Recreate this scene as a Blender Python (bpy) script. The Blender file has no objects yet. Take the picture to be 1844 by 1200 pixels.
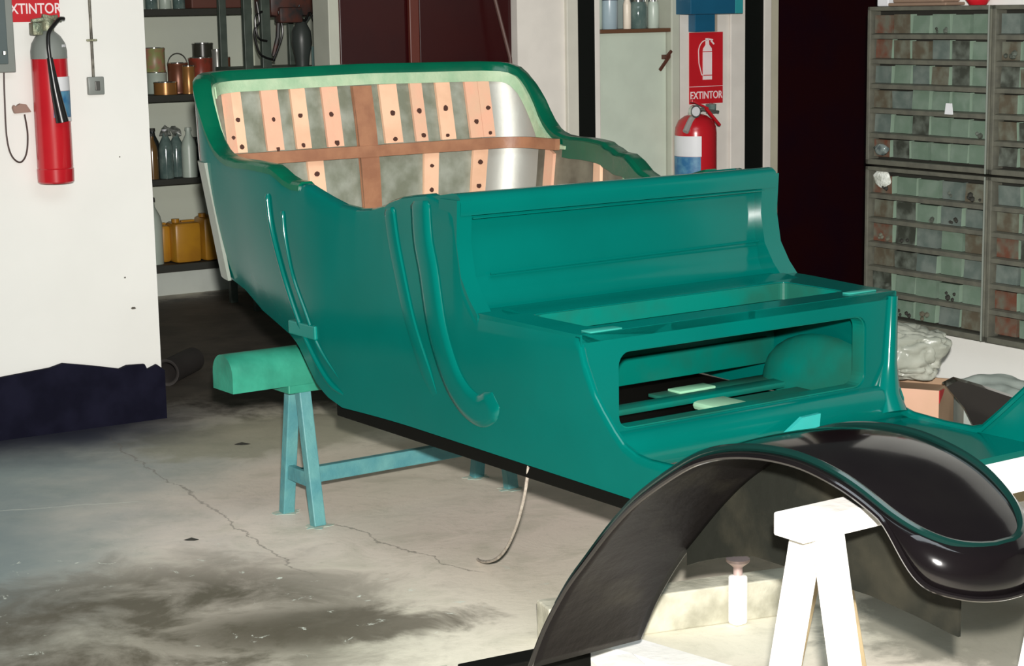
import bpy, bmesh, math, random
from mathutils import Vector, Matrix, noise
random.seed(7)
sc = bpy.context.scene
col = sc.collection

# ------------------------------------------------------------------ camera, world, light
FPX, CAMH = 3400.0, 1.55
pitch = math.atan(587 / FPX); roll = math.radians(1.0)
Fv = Vector((0, math.cos(pitch), -math.sin(pitch)))
R0 = Vector((1, 0, 0)); U0 = Vector((0, math.sin(pitch), math.cos(pitch)))
Rv = R0 * math.cos(roll) - U0 * math.sin(roll)
Uv = U0 * math.cos(roll) + R0 * math.sin(roll)
cd = bpy.data.cameras.new('camera'); cam = bpy.data.objects.new('camera', cd); col.objects.link(cam)
cd.sensor_width = 36; cd.sensor_fit = 'HORIZONTAL'; cd.lens = 36 * FPX / 1844
cd.clip_start = 0.05; cd.clip_end = 100
M = Matrix((Rv, Uv, -Fv)).transposed().to_4x4(); M.translation = Vector((0, 0, CAMH))
cam.matrix_world = M
sc.camera = cam

w = bpy.data.worlds.new('room_light'); sc.world = w; w.use_nodes = True
w.node_tree.nodes['Background'].inputs[0].default_value = (0.86, 1.0, 0.96, 1)
w.node_tree.nodes['Background'].inputs[1].default_value = 0.045
sc.view_settings.view_transform = 'Standard'; sc.view_settings.look = 'None'
sc.view_settings.gamma = 1; sc.view_settings.exposure = 0; sc.view_settings.use_curve_mapping = False

ld = bpy.data.lights.new('camera_flash', 'SPOT'); ld.energy = 2050; ld.spot_size = math.radians(75); ld.spot_blend = 1.0
ld.shadow_soft_size = 0.035; ld.color = (1.0, 0.965, 0.92)
lo = bpy.data.objects.new('camera_flash', ld); col.objects.link(lo)
lo.location = (0.03, -0.02, CAMH + 0.17)
lo.rotation_euler = (math.radians(90 - 8.5), 0, math.radians(-3))
# added overhead fill that lifts the floor, no known fixture, daylight coloured
ad = bpy.data.lights.new('overhead_fill', 'AREA'); ad.shape = 'RECTANGLE'; ad.size = 2.6; ad.size_y = 2.0
ad.energy = 62; ad.color = (0.86, 0.95, 1.0)
ao = bpy.data.objects.new('overhead_fill', ad); col.objects.link(ao)
ao.location = (0.3, 3.2, 3.3); ao.rotation_euler = (0, 0, 0.6)

# ------------------------------------------------------------------ materials
def lin(c):
    return tuple(((x / 255) / 12.92 if x / 255 <= 0.04045 else ((x / 255 + 0.055) / 1.055) ** 2.4) for x in c) + (1,)
MATS = {}
def mat(name, c, rough=0.5, metal=0.0, c2=None, scale=8.0, detail=4, lo_=0.4, hi=0.65, bump=0.0, bscale=None, coat=0.0, spec=0.5, alpha=1.0, trans=0.0, srgb=False):
    if name in MATS: return MATS[name]
    m = bpy.data.materials.new(name); m.use_nodes = True; MATS[name] = m
    nt = m.node_tree; b = nt.nodes['Principled BSDF']
    b.inputs['Roughness'].default_value = rough; b.inputs['Metallic'].default_value = metal
    b.inputs['Coat Weight'].default_value = coat; b.inputs['Coat Roughness'].default_value = 0.05
    b.inputs['Specular IOR Level'].default_value = spec
    b.inputs['Alpha'].default_value = alpha; b.inputs['Transmission Weight'].default_value = trans
    cc = lambda q: lin(q) if srgb else tuple(q) + (1,)
    tc = nt.nodes.new('ShaderNodeTexCoord')
    nz = nt.nodes.new('ShaderNodeTexNoise'); nz.inputs['Scale'].default_value = scale; nz.inputs['Detail'].default_value = detail
    nt.links.new(tc.outputs['Object'], nz.inputs['Vector'])
    mr = nt.nodes.new('ShaderNodeMapRange'); mr.inputs[1].default_value = lo_; mr.inputs[2].default_value = hi
    nt.links.new(nz.outputs['Fac'], mr.inputs[0])
    mx = nt.nodes.new('ShaderNodeMix'); mx.data_type = 'RGBA'
    mx.inputs[6].default_value = cc(c); mx.inputs[7].default_value = cc(c2) if c2 else tuple(v * 0.93 for v in cc(c)[:3]) + (1,)
    nt.links.new(mr.outputs[0], mx.inputs[0]); nt.links.new(mx.outputs[2], b.inputs['Base Color'])
    if bump:
        n2 = nt.nodes.new('ShaderNodeTexNoise'); n2.inputs['Scale'].default_value = bscale or scale * 4; n2.inputs['Detail'].default_value = 5
        nt.links.new(tc.outputs['Object'], n2.inputs['Vector'])
        bp = nt.nodes.new('ShaderNodeBump'); bp.inputs['Strength'].default_value = bump; bp.inputs['Distance'].default_value = 0.01
        nt.links.new(n2.outputs['Fac'], bp.inputs['Height']); nt.links.new(bp.outputs[0], b.inputs['Normal'])
    return m

TEAL = mat('teal_paint', (0.0, 0.112, 0.092), 0.15, c2=(0.0, 0.102, 0.083), scale=3, bump=0.06, bscale=2.5, coat=0.08, spec=0.32)
TEAL_IN = mat('teal_paint_inside', (0.0, 0.15, 0.115), 0.35, c2=(0.01, 0.10, 0.07), scale=5, bump=0.1, bscale=14, spec=0.3)
GREENRIM = mat('dark_green_paint', (0.0, 0.10, 0.05), 0.25, c2=(0.0, 0.085, 0.045), scale=9, bump=0.15, bscale=20)
PALEG = mat('pale_green_primer', (0.40, 0.52, 0.34), 0.6, c2=(0.30, 0.45, 0.28), scale=14, bump=0.3, bscale=40)
LINING = mat('scuffed_sheet_lining', (0.19, 0.205, 0.15), 0.5, 0.2, c2=(0.34, 0.36, 0.30), scale=11, detail=9, bump=0.2, bscale=30)
ALU = mat('aluminium_sheet', (0.42, 0.42, 0.38), 0.5, 0.5, c2=(0.42, 0.43, 0.39), scale=9, bump=0.05)
WOODP = mat('pale_pink_wood', (0.74, 0.40, 0.27), 0.6, c2=(0.68, 0.42, 0.28), scale=12, bump=0.1)
WOODP2 = mat('pale_yellow_wood', (0.80, 0.50, 0.33), 0.6, c2=(0.70, 0.42, 0.27), scale=10)
WOODB = mat('brown_wood', (0.34, 0.16, 0.085), 0.5, c2=(0.27, 0.12, 0.065), scale=16, bump=0.1)
DARKHOLE = mat('dark_rust_spot', (0.06, 0.02, 0.012), 0.7)
BLACK = mat('black_gloss_paint', (0.004, 0.003, 0.0035), 0.12, c2=(0.006, 0.005, 0.005), scale=4, coat=0.3, bump=0.05, bscale=3)
BLACKIN = mat('dusty_black_underside', (0.006, 0.005, 0.005), 0.45, c2=(0.03, 0.028, 0.02), scale=4.5, detail=8, lo_=0.56, hi=0.8, bump=0.3, bscale=18, spec=0.12)
BEADG = mat('dark_green_bead', (0.003, 0.018, 0.015), 0.15, coat=0.3)
SKIRT = mat('dusty_skirt', (0.014, 0.015, 0.012), 0.45, c2=(0.04, 0.037, 0.026), scale=5, detail=9, lo_=0.5, hi=0.72, bump=0.3, spec=0.12)
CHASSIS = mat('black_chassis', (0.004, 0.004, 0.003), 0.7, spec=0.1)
TRESTLE = mat('turquoise_wood', (0.065, 0.23, 0.255), 0.5, c2=(0.11, 0.30, 0.30), scale=12, detail=8, bump=0.3, bscale=40)
TRESTLE_G = mat('green_overspray_wood', (0.03, 0.28, 0.185), 0.45, c2=(0.015, 0.17, 0.11), scale=7, bump=0.2)
WHITEW = mat('white_painted_wood', (0.9, 0.88, 0.84), 0.5, c2=(0.84, 0.82, 0.76), scale=10, bump=0.15)
CREAMW = mat('raw_cream_timber', (0.42, 0.33, 0.19), 0.65, c2=(0.34, 0.26, 0.15), scale=9, detail=8, bump=0.3, bscale=30)
GREYW = mat('weathered_grey_timber', (0.50, 0.48, 0.38), 0.7, c2=(0.30, 0.29, 0.22), scale=12, detail=8, bump=0.4, bscale=30)
WALL = mat('white_plaster', (0.80, 0.80, 0.76), 0.75, c2=(0.77, 0.77, 0.73), scale=2.5, bump=0.05, bscale=30)
WALL2 = mat('recess_plaster', (0.66, 0.70, 0.58), 0.75, c2=(0.62, 0.66, 0.56), scale=2.0)
COLW = mat('column_paint', (0.74, 0.70, 0.64), 0.6)
SHADG = mat('grey_green_trim', (0.42, 0.43, 0.36), 0.6)
MAROON = mat('maroon_door_paint', (0.028, 0.0022, 0.0025), 0.3, c2=(0.020, 0.002, 0.003), scale=3, bump=0.05, spec=0.3)
MAROOND = mat('dark_maroon_paint', (0.012, 0.001, 0.002), 0.3, c2=(0.008, 0.001, 0.004), scale=3, spec=0.2)
VOID = mat('unlit_black', (0.004, 0.005, 0.004), 0.6, spec=0.15)
PANELG = mat('pale_green_door_panel', (0.55, 0.62, 0.52), 0.5)
NAVY = mat('dark_navy_strip', (0.004, 0.004, 0.012), 0.9, c2=(0.008, 0.008, 0.02), scale=9, detail=8, bump=0.2, spec=0.15)
RED = mat('red_gloss', (0.50, 0.012, 0.02), 0.25, c2=(0.46, 0.010, 0.018), coat=0.3)
REDSIGN = mat('red_sign', (0.55, 0.012, 0.02), 0.4)
SIGNW = mat('sign_white', (0.88, 0.75, 0.75), 0.5)
GREYP = mat('grey_paint', (0.22, 0.24, 0.22), 0.4)
LABELW = mat('label_white', (0.75, 0.76, 0.78), 0.5)
LABELB = mat('label_blue', (0.03, 0.15, 0.32), 0.5, c2=(0.10, 0.28, 0.42), scale=30)
RUBBER = mat('black_rubber', (0.008, 0.008, 0.008), 0.3)
BRASS = mat('old_brass', (0.30, 0.30, 0.20), 0.45, 0.5, c2=(0.16, 0.20, 0.14), scale=30, bump=0.3)
DKMETAL = mat('dark_metal', (0.10, 0.10, 0.09), 0.4, 0.3)
GMETAL = mat('grey_green_metal', (0.085, 0.11, 0.09), 0.45, 0.1, c2=(0.06, 0.08, 0.065), scale=15)
SHELFM = mat('dark_shelf_board', (0.035, 0.036, 0.028), 0.6)
CHROME = mat('chrome', (0.75, 0.75, 0.72), 0.12, 0.95)
CABF = mat('cabinet_frame', (0.135, 0.135, 0.105), 0.45, 0.1, c2=(0.10, 0.10, 0.08), scale=20)
CABD = mat('cabinet_dark_inside', (0.02, 0.02, 0.015), 0.7)
DR = [mat('bin_green_plastic', (0.13, 0.19, 0.14), 0.25, c2=(0.17, 0.23, 0.18), scale=14),
      mat('bin_grey_plastic', (0.10, 0.13, 0.115), 0.25, c2=(0.15, 0.18, 0.16), scale=18),
      mat('bin_brown_contents', (0.09, 0.075, 0.05), 0.4, c2=(0.14, 0.15, 0.115), scale=22, detail=7),
      mat('bin_dark_contents', (0.04, 0.045, 0.035), 0.3, c2=(0.13, 0.15, 0.125), scale=20, detail=8),
      mat('bin_rust_contents', (0.13, 0.05, 0.03), 0.4, c2=(0.12, 0.12, 0.09), scale=20, detail=7)]
BINS = mat('bin_lit_side', (0.24, 0.33, 0.25), 0.35)
PLASTW = mat('crumpled_white_glint', (0.75, 0.78, 0.72), 0.25, c2=(0.3, 0.32, 0.26), scale=25, detail=9, bump=0.6)
BAG = mat('translucent_bag', (0.27, 0.285, 0.24), 0.35, c2=(0.36, 0.37, 0.315), scale=9, detail=6, bump=0.5, bscale=12)
CARD = mat('cardboard', (0.60, 0.36, 0.25), 0.8, c2=(0.54, 0.33, 0.22), scale=5)
CARDB = mat('cardboard_shaded', (0.36, 0.24, 0.15), 0.8)  # darker copy of the cardboard, shade of the turned faces put in
REDT = mat('red_tape', (0.5, 0.02, 0.02), 0.5)
GREYC = mat('grey_sheet', (0.28, 0.32, 0.29), 0.5, c2=(0.36, 0.4, 0.36), scale=6)
TURQ = mat('turquoise_paint', (0.03, 0.36, 0.33), 0.3)
BLUE = mat('blue_enamel', (0.01, 0.10, 0.19), 0.35)
BLUET = mat('teal_enamel', (0.03, 0.30, 0.33), 0.35)
ORANGE = mat('ochre_plastic', (0.52, 0.25, 0.02), 0.35, c2=(0.42, 0.19, 0.02), scale=8)
GLASS = mat('jar_glass', (0.75, 0.85, 0.8), 0.05, trans=0.85, spec=0.6)
GLASSG = mat('grey_glass', (0.09, 0.14, 0.13), 0.1, c2=(0.16, 0.22, 0.2), scale=20)
MILKY = mat('milky_plastic', (0.50, 0.58, 0.50), 0.35)
COPPER = mat('copper_brown', (0.20, 0.07, 0.035), 0.35, 0.3)
TINRED = mat('tin_red', (0.30, 0.05, 0.03), 0.3, c2=(0.16, 0.05, 0.03), scale=25)
TINBR = mat('tin_brass', (0.42, 0.20, 0.06), 0.3, 0.4)
TINLBL = mat('tin_printed', (0.30, 0.32, 0.12), 0.4, c2=(0.45, 0.2, 0.14), scale=28, detail=2)
PINKT = mat('tin_pink', (0.42, 0.24, 0.22), 0.4)
ROPE = mat('cord_fibre', (0.50, 0.45, 0.38), 0.8, c2=(0.35, 0.3, 0.25), scale=60)
MUD = mat('dark_debris', (0.02, 0.02, 0.015), 0.8)
NAVYB = mat('navy_label', (0.01, 0.012, 0.04), 0.4)
STAIN = mat('wall_stain', (0.10, 0.09, 0.07), 0.8)
OVER = mat('turquoise_overspray', (0.36, 0.52, 0.46), 0.8, c2=(0.5, 0.52, 0.42), scale=30, detail=6)
COREG = mat('light_green_wood', (0.30, 0.62, 0.40), 0.5)

# ------------------------------------------------------------------ helpers
def link(name, bm, m, parent=None, smooth=False, mtx=None, mats=None):
    me = bpy.data.meshes.new(name)
    bmesh.ops.recalc_face_normals(bm, faces=bm.faces)
    bm.to_mesh(me); bm.free()
    for q in (mats or [m]): me.materials.append(q)
    if smooth:
        for p in me.polygons: p.use_smooth = True
        try: me.set_sharp_from_angle(angle=math.radians(smooth if smooth is not True else 40))
        except Exception: pass
    o = bpy.data.objects.new(name, me); col.objects.link(o)
    if parent: o.parent = parent
    if mtx is not None: o.matrix_world = mtx
    return o
def tag(o, label=None, cat=None, group=None, kind=None):
    if label: o['label'] = label
    if cat: o['category'] = cat
    if group: o['group'] = group
    if kind: o['kind'] = kind
    return o
def empty(name, loc, label, cat, rz=0, group=None):
    o = bpy.data.objects.new(name, None); col.objects.link(o); o.empty_display_size = 0.1
    o.location = loc; o.rotation_euler = (0, 0, rz)
    return tag(o, label, cat, group)
def box(bm, x0, x1, y0, y1, z0, z1, bev=0.0, mi=0):
    b = bmesh.new()
    bmesh.ops.create_cube(b, size=1)
    for v in b.verts: v.co = Vector((x0 + (v.co.x + .5) * (x1 - x0), y0 + (v.co.y + .5) * (y1 - y0), z0 + (v.co.z + .5) * (z1 - z0)))
    if bev: bmesh.ops.bevel(b, geom=list(b.edges), offset=bev, segments=2, affect='EDGES', profile=0.5)
    merge(bm, b, mi)
def merge(bm, b, mi=0, mtx=None):
    mp = {}
    for v in b.verts: mp[v.index if False else v] = bm.verts.new((mtx @ v.co) if mtx else v.co)
    for f in b.faces:
        try: g = bm.faces.new([mp[v] for v in f.verts]); g.material_index = mi
        except ValueError: pass
    b.free()
def beam(bm, a, b_, w_, h, up=(0, 0, 1), bev=0.003, mi=0):
    """square timber from a to b; w_ across, h along up"""
    a = Vector(a); b_ = Vector(b_); d = (b_ - a); L = d.length; d.normalize()
    s = d.cross(Vector(up)).normalized(); u = s.cross(d).normalized()
    t = bmesh.new(); box(t, -w_ / 2, w_ / 2, 0, L, -h / 2, h / 2, bev)
    m = Matrix((s, d, u)).transposed().to_4x4(); m.translation = a
    merge(bm, t, mi, m)
def tube(bm, pts, r, seg=8, mi=0, closed=False):
    pts = [Vector(p) for p in pts]; n = len(pts); rings = []
    pu = None
    for i, p in enumerate(pts):
        a = pts[(i - 1) % n] if (closed or i > 0) else p; c = pts[(i + 1) % n] if (closed or i < n - 1) else p
        d = (c - a).normalized()
        if pu is None:
            pu = d.orthogonal().normalized()
        pu = (pu - d * pu.dot(d)).normalized(); s = d.cross(pu)
        rr = r[i] if isinstance(r, (list, tuple)) else r
        rings.append([bm.verts.new(p + (pu * math.cos(2 * math.pi * k / seg) + s * math.sin(2 * math.pi * k / seg)) * rr) for k in range(seg)])
    m = n if closed else n - 1
    for i in range(m):
        A = rings[i]; B = rings[(i + 1) % n]
        for k in range(seg):
            f = bm.faces.new((A[k], A[(k + 1) % seg], B[(k + 1) % seg], B[k])); f.material_index = mi
    if not closed:
        for q in (rings[0], rings[-1]):
            try: bm.faces.new(q).material_index = mi
            except ValueError: pass
def lathe(bm, prof, cx=0, cy=0, z=0, seg=28, mi=0, mif=None):
    rings = []
    for (r, h) in prof:
        if r < 1e-5: rings.append([bm.verts.new((cx, cy, z + h))])
        else: rings.append([bm.verts.new((cx + r * math.cos(2 * math.pi * k / seg), cy + r * math.sin(2 * math.pi * k / seg), z + h)) for k in range(seg)])
    for i in range(len(rings) - 1):
        A, B = rings[i], rings[i + 1]
        for k in range(seg):
            k2 = (k + 1) % seg
            if len(A) == 1 and len(B) == 1: continue
            if len(A) == 1: f = bm.faces.new((A[0], B[k2], B[k]))
            elif len(B) == 1: f = bm.faces.new((A[k], A[k2], B[0]))
            else: f = bm.faces.new((A[k], A[k2], B[k2], B[k]))
            f.material_index = mif[i] if mif else mi
def prism(bm, poly, axis, a, b, mi=0):
    """poly: list of 2D points; extruded along axis ('x','y','z') from a to b"""
    def P(q, t):
        return {'x': (t, q[0], q[1]), 'y': (q[0], t, q[1]), 'z': (q[0], q[1], t)}[axis]
    A = [bm.verts.new(P(q, a)) for q in poly]; B = [bm.verts.new(P(q, b)) for q in poly]
    bm.faces.new(A).material_index = mi; bm.faces.new(B[::-1]).material_index = mi
    for i in range(len(poly)):
        j = (i + 1) % len(poly); bm.faces.new((A[i], A[j], B[j], B[i])).material_index = mi
def rrect(x0, x1, y0, y1, r, n=5, ns=4):
    pts = []
    cs = [(x1 - r, y1 - r, 0), (x0 + r, y1 - r, 90), (x0 + r, y0 + r, 180), (x1 - r, y0 + r, 270)]
    for i, (cx, cy, a0) in enumerate(cs):
        for k in range(n + 1):
            a = math.radians(a0 + 90 * k / n); pts.append((cx + r * math.cos(a), cy + r * math.sin(a)))
        nx = cs[(i + 1) % 4]; a = math.radians(a0 + 90)
        e0 = pts[-1]; e1 = (nx[0] + r * math.cos(math.radians(nx[2])), nx[1] + r * math.sin(math.radians(nx[2])))
        for k in range(1, ns): pts.append((e0[0] + (e1[0] - e0[0]) * k / ns, e0[1] + (e1[1] - e0[1]) * k / ns))
    return pts
def holed(bm, outer, inner, f0, f1):
    """ring plate; f0/f1 map 2D->3D for front and back"""
    n = len(outer)
    a = [bm.verts.new(f0(p)) for p in outer]; b = [bm.verts.new(f0(p)) for p in inner]
    c = [bm.verts.new(f1(p)) for p in outer]; d = [bm.verts.new(f1(p)) for p in inner]
    for i in range(n):
        j = (i + 1) % n
        bm.faces.new((a[i], a[j], b[j], b[i])); bm.faces.new((c[i], d[i], d[j], c[j]))
        bm.faces.new((a[i], c[i], c[j], a[j])); bm.faces.new((b[i], b[j], d[j], d[i]))
def interp(tab, x):
    if x <= tab[0][0]: return tab[0][1]
    for (a, b), (c, d) in zip(tab, tab[1:]):
        if x <= c: return b + (d - b) * (x - a) / max(1e-9, c - a)
    return tab[-1][1]
def S(x, a, b):
    t = min(1, max(0, (x - a) / (b - a))); return t * t * (3 - 2 * t)
def text_mesh(bm, s, size, mtx, mi=0, ext=0.0008, sx=1.0):
    cu = bpy.data.curves.new('t', 'FONT'); cu.body = s; cu.size = size; cu.align_x = 'CENTER'; cu.align_y = 'CENTER'; cu.extrude = ext; cu.offset = size * 0.012
    o = bpy.data.objects.new('t', cu); col.objects.link(o)
    dg = bpy.context.evaluated_depsgraph_get(); me = bpy.data.meshes.new_from_object(o.evaluated_get(dg))
    t = bmesh.new(); t.from_mesh(me); bpy.data.objects.remove(o); bpy.data.curves.remove(cu); bpy.data.meshes.remove(me)
    for v in t.verts: v.co.x *= sx
    merge(bm, t, mi, mtx)

# ------------------------------------------------------------------ frames
RA = math.radians(32); RM = Matrix.Translation((-1.338, 7.2, 0)) @ Matrix.Rotation(RA, 4, 'Z')      # room: x along the back wall, y deeper
CA = math.radians(35); CO = (0, 5, 0); CM = Matrix.Translation(CO) @ Matrix.Rotation(CA, 4, 'Z')     # car: x across, y to the rear
def rw(x, y, z=0): return RM @ Vector((x, y, z))
def cw(v, u, z=0): return CM @ Vector((v, u, z))
def struct(name, bm, m, smooth=False, mtx=RM, label=None, mats=None):
    return tag(link(name, bm, m, None, smooth, mtx, mats), label, None, None, 'structure')

# ------------------------------------------------------------------ the floor
def floor_mat():
    m = bpy.data.materials.new('stained_concrete'); m.use_nodes = True; nt = m.node_tree; b = nt.nodes['Principled BSDF']
    N = nt.nodes.new; L = nt.links.new
    tc = N('ShaderNodeTexCoord')
    def nz(scale, detail=6, rough=0.6, off=0, dist=0):
        mp = N('ShaderNodeMapping'); mp.inputs['Location'].default_value = (off, off * .7, 0); L(tc.outputs['Object'], mp.inputs[0])
        n = N('ShaderNodeTexNoise'); n.inputs['Scale'].default_value = scale; n.inputs['Detail'].default_value = detail; n.inputs['Roughness'].default_value = rough; n.inputs['Distortion'].default_value = dist
        L(mp.outputs[0], n.inputs['Vector']); return n.outputs['Fac']
    def math_(op, a, c=None, clamp=False):
        q = N('ShaderNodeMath'); q.operation = op; q.use_clamp = clamp
        for i, v in enumerate((a, c)):
            if v is None: continue
            if isinstance(v, (int, float)): q.inputs[i].default_value = v
            else: L(v, q.inputs[i])
        return q.outputs[0]
    def rng(v, a, c, d=0, e=1, smooth=False):
        q = N('ShaderNodeMapRange'); q.inputs[1].default_value = a; q.inputs[2].default_value = c; q.inputs[3].default_value = d; q.inputs[4].default_value = e
        if smooth: q.interpolation_type = 'SMOOTHSTEP'
        L(v, q.inputs[0]); return q.outputs[0]
    def mix(f, c1, c2):
        q = N('ShaderNodeMix'); q.data_type = 'RGBA'
        if isinstance(f, (int, float)): q.inputs[0].default_value = f
        else: L(f, q.inputs[0])
        for i, c in ((6, c1), (7, c2)):
            if isinstance(c, tuple): q.inputs[i].default_value = c + (1,)
            else: L(c, q.inputs[i])
        return q.outputs[2]
    def blob(x, y, rx, ry, ang, n, amp, e0=1.0, e1=0.6):
        mp = N('ShaderNodeMapping'); mp.vector_type = 'TEXTURE'; mp.inputs['Location'].default_value = (x, y, 0); mp.inputs['Rotation'].default_value = (0, 0, math.radians(ang)); mp.inputs['Scale'].default_value = (rx, ry, 1)
        L(tc.outputs['Object'], mp.inputs[0]); ln = N('ShaderNodeVectorMath'); ln.operation = 'LENGTH'; L(mp.outputs[0], ln.inputs[0])
        d = math_('ADD', ln.outputs['Value'], math_('MULTIPLY', math_('SUBTRACT', n, 0.5), amp))
        return rng(d, e0, e1, 0, 1, True)
    big = nz(1.1, 5, 0.6, 3.0); mid = nz(4.5, 9, 0.65, 1.0, 0.4); fine = nz(26, 6, 0.7, 7.0); sp = nz(13, 8, 0.7, 5.0, 0.5); warm = nz(0.8, 2, 0.5, 9.0)
    c = mix(rng(warm, .35, .65), (0.76, 0.72, 0.58), (0.80, 0.70, 0.60))
    c = mix(rng(mid, .5, .72, 0, .55), c, (0.46, 0.45, 0.34))
    c = mix(rng(fine, .55, .8, 0, .5), c, (0.42, 0.40, 0.31))
    # bluish daylight tint painted in at the left
    c = mix(math_('MULTIPLY', blob(-2.0, 5.7, 1.2, 2.2, 0, big, 1.2, 1.15, .3), 0.9), c, (0.17, 0.24, 0.25))
    # brown oil at the front left
    oil = blob(-0.93, 4.62, .72, .68, 20, mid, 1.3, 1.15, .6)
    c = mix(math_('MULTIPLY', math_('MULTIPLY', oil, rng(mid, .3, .6, .5, 1)), 0.96), c, (0.08, 0.068, 0.042))
    oil2 = blob(-0.45, 4.62, .42, .16, 10, mid, 2.2, 1.1, .5)
    c = mix(math_('MULTIPLY', oil2, 0.8), c, (0.09, 0.075, 0.05))
    # olive patch by the trestle: partial shadow of the car painted in
    c = mix(math_('MULTIPLY', blob(-.9, 6.85, .7, .4, 30, mid, 1.4), .6), c, (0.24, 0.24, 0.15))
    c = mix(math_('MULTIPLY', blob(1.25, 4.55, .55, .45, 0, mid, 1.6), .75), c, (0.12, 0.12, 0.09))
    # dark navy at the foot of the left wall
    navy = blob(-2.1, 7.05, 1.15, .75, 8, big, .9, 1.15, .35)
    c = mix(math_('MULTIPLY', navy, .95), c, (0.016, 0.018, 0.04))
    # nearly black floor in the recess: oil stain plus the shade there, painted in
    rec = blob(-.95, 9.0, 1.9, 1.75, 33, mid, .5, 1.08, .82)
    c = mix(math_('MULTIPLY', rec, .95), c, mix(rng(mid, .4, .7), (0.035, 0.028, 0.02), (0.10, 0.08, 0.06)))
    # small pale chips in the oily part
    near = blob(-.95, 4.7, 1.3, .75, 0, big, .6, 1.1, .7)
    c = mix(math_('MULTIPLY', rng(sp, .63, .68), near), c, (0.72, 0.76, 0.66))
    # cracks
    def crack(x, y, ang, half, amp, wid):
        mp = N('ShaderNodeMapping'); mp.vector_type = 'TEXTURE'; mp.inputs['Location'].default_value = (x, y, 0); mp.inputs['Rotation'].default_value = (0, 0, math.radians(ang))
        L(tc.outputs['Object'], mp.inputs[0]); s = N('ShaderNodeSeparateXYZ'); L(mp.outputs[0], s.inputs[0])
        d = math_('ABSOLUTE', math_('ADD', s.outputs[1], math_('MULTIPLY', math_('SUBTRACT', mid, .5), amp)))
        e = math_('ABSOLUTE', s.outputs[0])
        return math_('MULTIPLY', rng(d, wid, wid * .4), rng(e, half, half * .9))
    c = mix(math_('MULTIPLY', crack(-1.05, 5.97, -62.5, 1.05, .16, .005), .5), c, (0.14, 0.12, 0.10))
    c = mix(math_('MULTIPLY', crack(-.35, 5.35, -50, .4, .16, .005), .5), c, (0.10, 0.09, 0.07))
    c = mix(math_('MULTIPLY', crack(-1.5, 5.85, 12, .32, .05, .005), .6), c, (0.65, 0.68, 0.6))
    L(c, b.inputs['Base Color']); b.inputs['Roughness'].default_value = 0.62
    bp = N('ShaderNodeBump'); bp.inputs['Strength'].default_value = .35; bp.inputs['Distance'].default_value = .01; L(mid, bp.inputs['Height']); L(bp.outputs[0], b.inputs['Normal'])
    return m
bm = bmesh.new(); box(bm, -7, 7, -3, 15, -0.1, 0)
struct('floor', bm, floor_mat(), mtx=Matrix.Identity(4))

# ------------------------------------------------------------------ room shell (room frame)
def wallbox(name, x0, x1, y0, y1, z0, z1, m, bev=0):
    b = bmesh.new(); box(b, x0, x1, y0, y1, z0, z1, bev); return struct(name, b, m)
TOP = 2.7
wallbox('wall_left', -2.6, -0.026, 0, 0.14, 0, TOP, WALL)
# ragged thin dark strip along the foot of the left wall
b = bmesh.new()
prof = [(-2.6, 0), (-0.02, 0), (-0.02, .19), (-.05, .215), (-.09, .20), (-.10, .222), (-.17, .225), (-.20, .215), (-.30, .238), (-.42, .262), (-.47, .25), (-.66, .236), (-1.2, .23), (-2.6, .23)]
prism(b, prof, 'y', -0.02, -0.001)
struct('foot_strip_left', b, NAVY)
wallbox('wall_back', -0.6, 3.2, 3.3, 3.42, 0, TOP, WALL2)
wallbox('wall_recess_right', 1.92, 2.0, 0.16, 3.3, 0, TOP, WALL2)
wallbox('wall_far_right', 3.62, 6.0, 0.05, 0.15, 0, TOP, MAROOND)
wallbox('wall_right', 2.45, 2.57, -4.6, -1.42, 0, TOP, WALL)
# frame post, maroon door, columns
wallbox('trim_1', 0.735, 0.782, -0.02, 0.12, 0, TOP, SHADG, .003)
b = bmesh.new(); box(b, .784, 1.625, .04, .09, 0, TOP)
box(b, .81, 1.11, .03, .042, 0, TOP, .004); box(b, 1.175, 1.61, .03, .042, 0, TOP, .004)
d = struct('door_1', b, MAROON)
b = bmesh.new(); box(b, 1.12, 1.165, .012, .032, 0, TOP, .004); box(b, .784, .80, .012, .032, 0, TOP, .003)
link('door_stile', b, mat('brown_stile', (0.10, 0.02, 0.012), 0.4), d)
wallbox('wall_column_left', 1.63, 1.87, 0, 0.16, 0, TOP, COLW)
wallbox('trim_2', 1.87, 1.928, -0.02, 0.16, 0, TOP, mat('column_edge', (0.62, 0.60, 0.52), .6), .004)
wallbox('dark_gap_left', 1.928, 2.018, -.012, 0.04, 0, TOP, VOID)  # black sheet painted as the unlit gap, no door leaf
wallbox('trim_3', 2.018, 2.048, -0.01, 0.14, 0, TOP, COLW, .003)
# pale cupboard door with an opening above
b = bmesh.new(); box(b, 2.056, 2.425, .02, .05, 0, 1.43, .002)
panel = struct('door_3', b, PANELG)
b = bmesh.new(); beam(b, (2.372, -.004, 1.262), (2.432, -.004, 1.33), .016, .008, up=(0, 1, 0)); beam(b, (2.398, -.012, 1.315), (2.432, -.012, 1.347), .014, .01, up=(0, 1, 0)); box(b, 2.40, 2.425, -.004, .02, 1.31, 1.33)
link('door_handle', b, mat('rusty_brown', (0.09, 0.03, 0.018), .5), panel)
b = bmesh.new(); box(b, 2.05, 2.43, -.01, .20, 1.43, 1.447, .002)
shelf_open = struct('trim_4', b, mat('shelf_lip_brown', (0.13, 0.06, 0.03), .5))
wallbox('wall_cupboard_back', 2.05, 2.43, 0.20, 0.23, 1.447, TOP, mat('cupboard_back', (0.30, 0.36, 0.34), .5))
wallbox('trim_5', 2.43, 2.478, -0.015, 0.22, 0, TOP, mat('jamb_shaded', (0.50, 0.52, 0.43), .6), .006)  # shading of the pilaster edge put into the strip's colour
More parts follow.
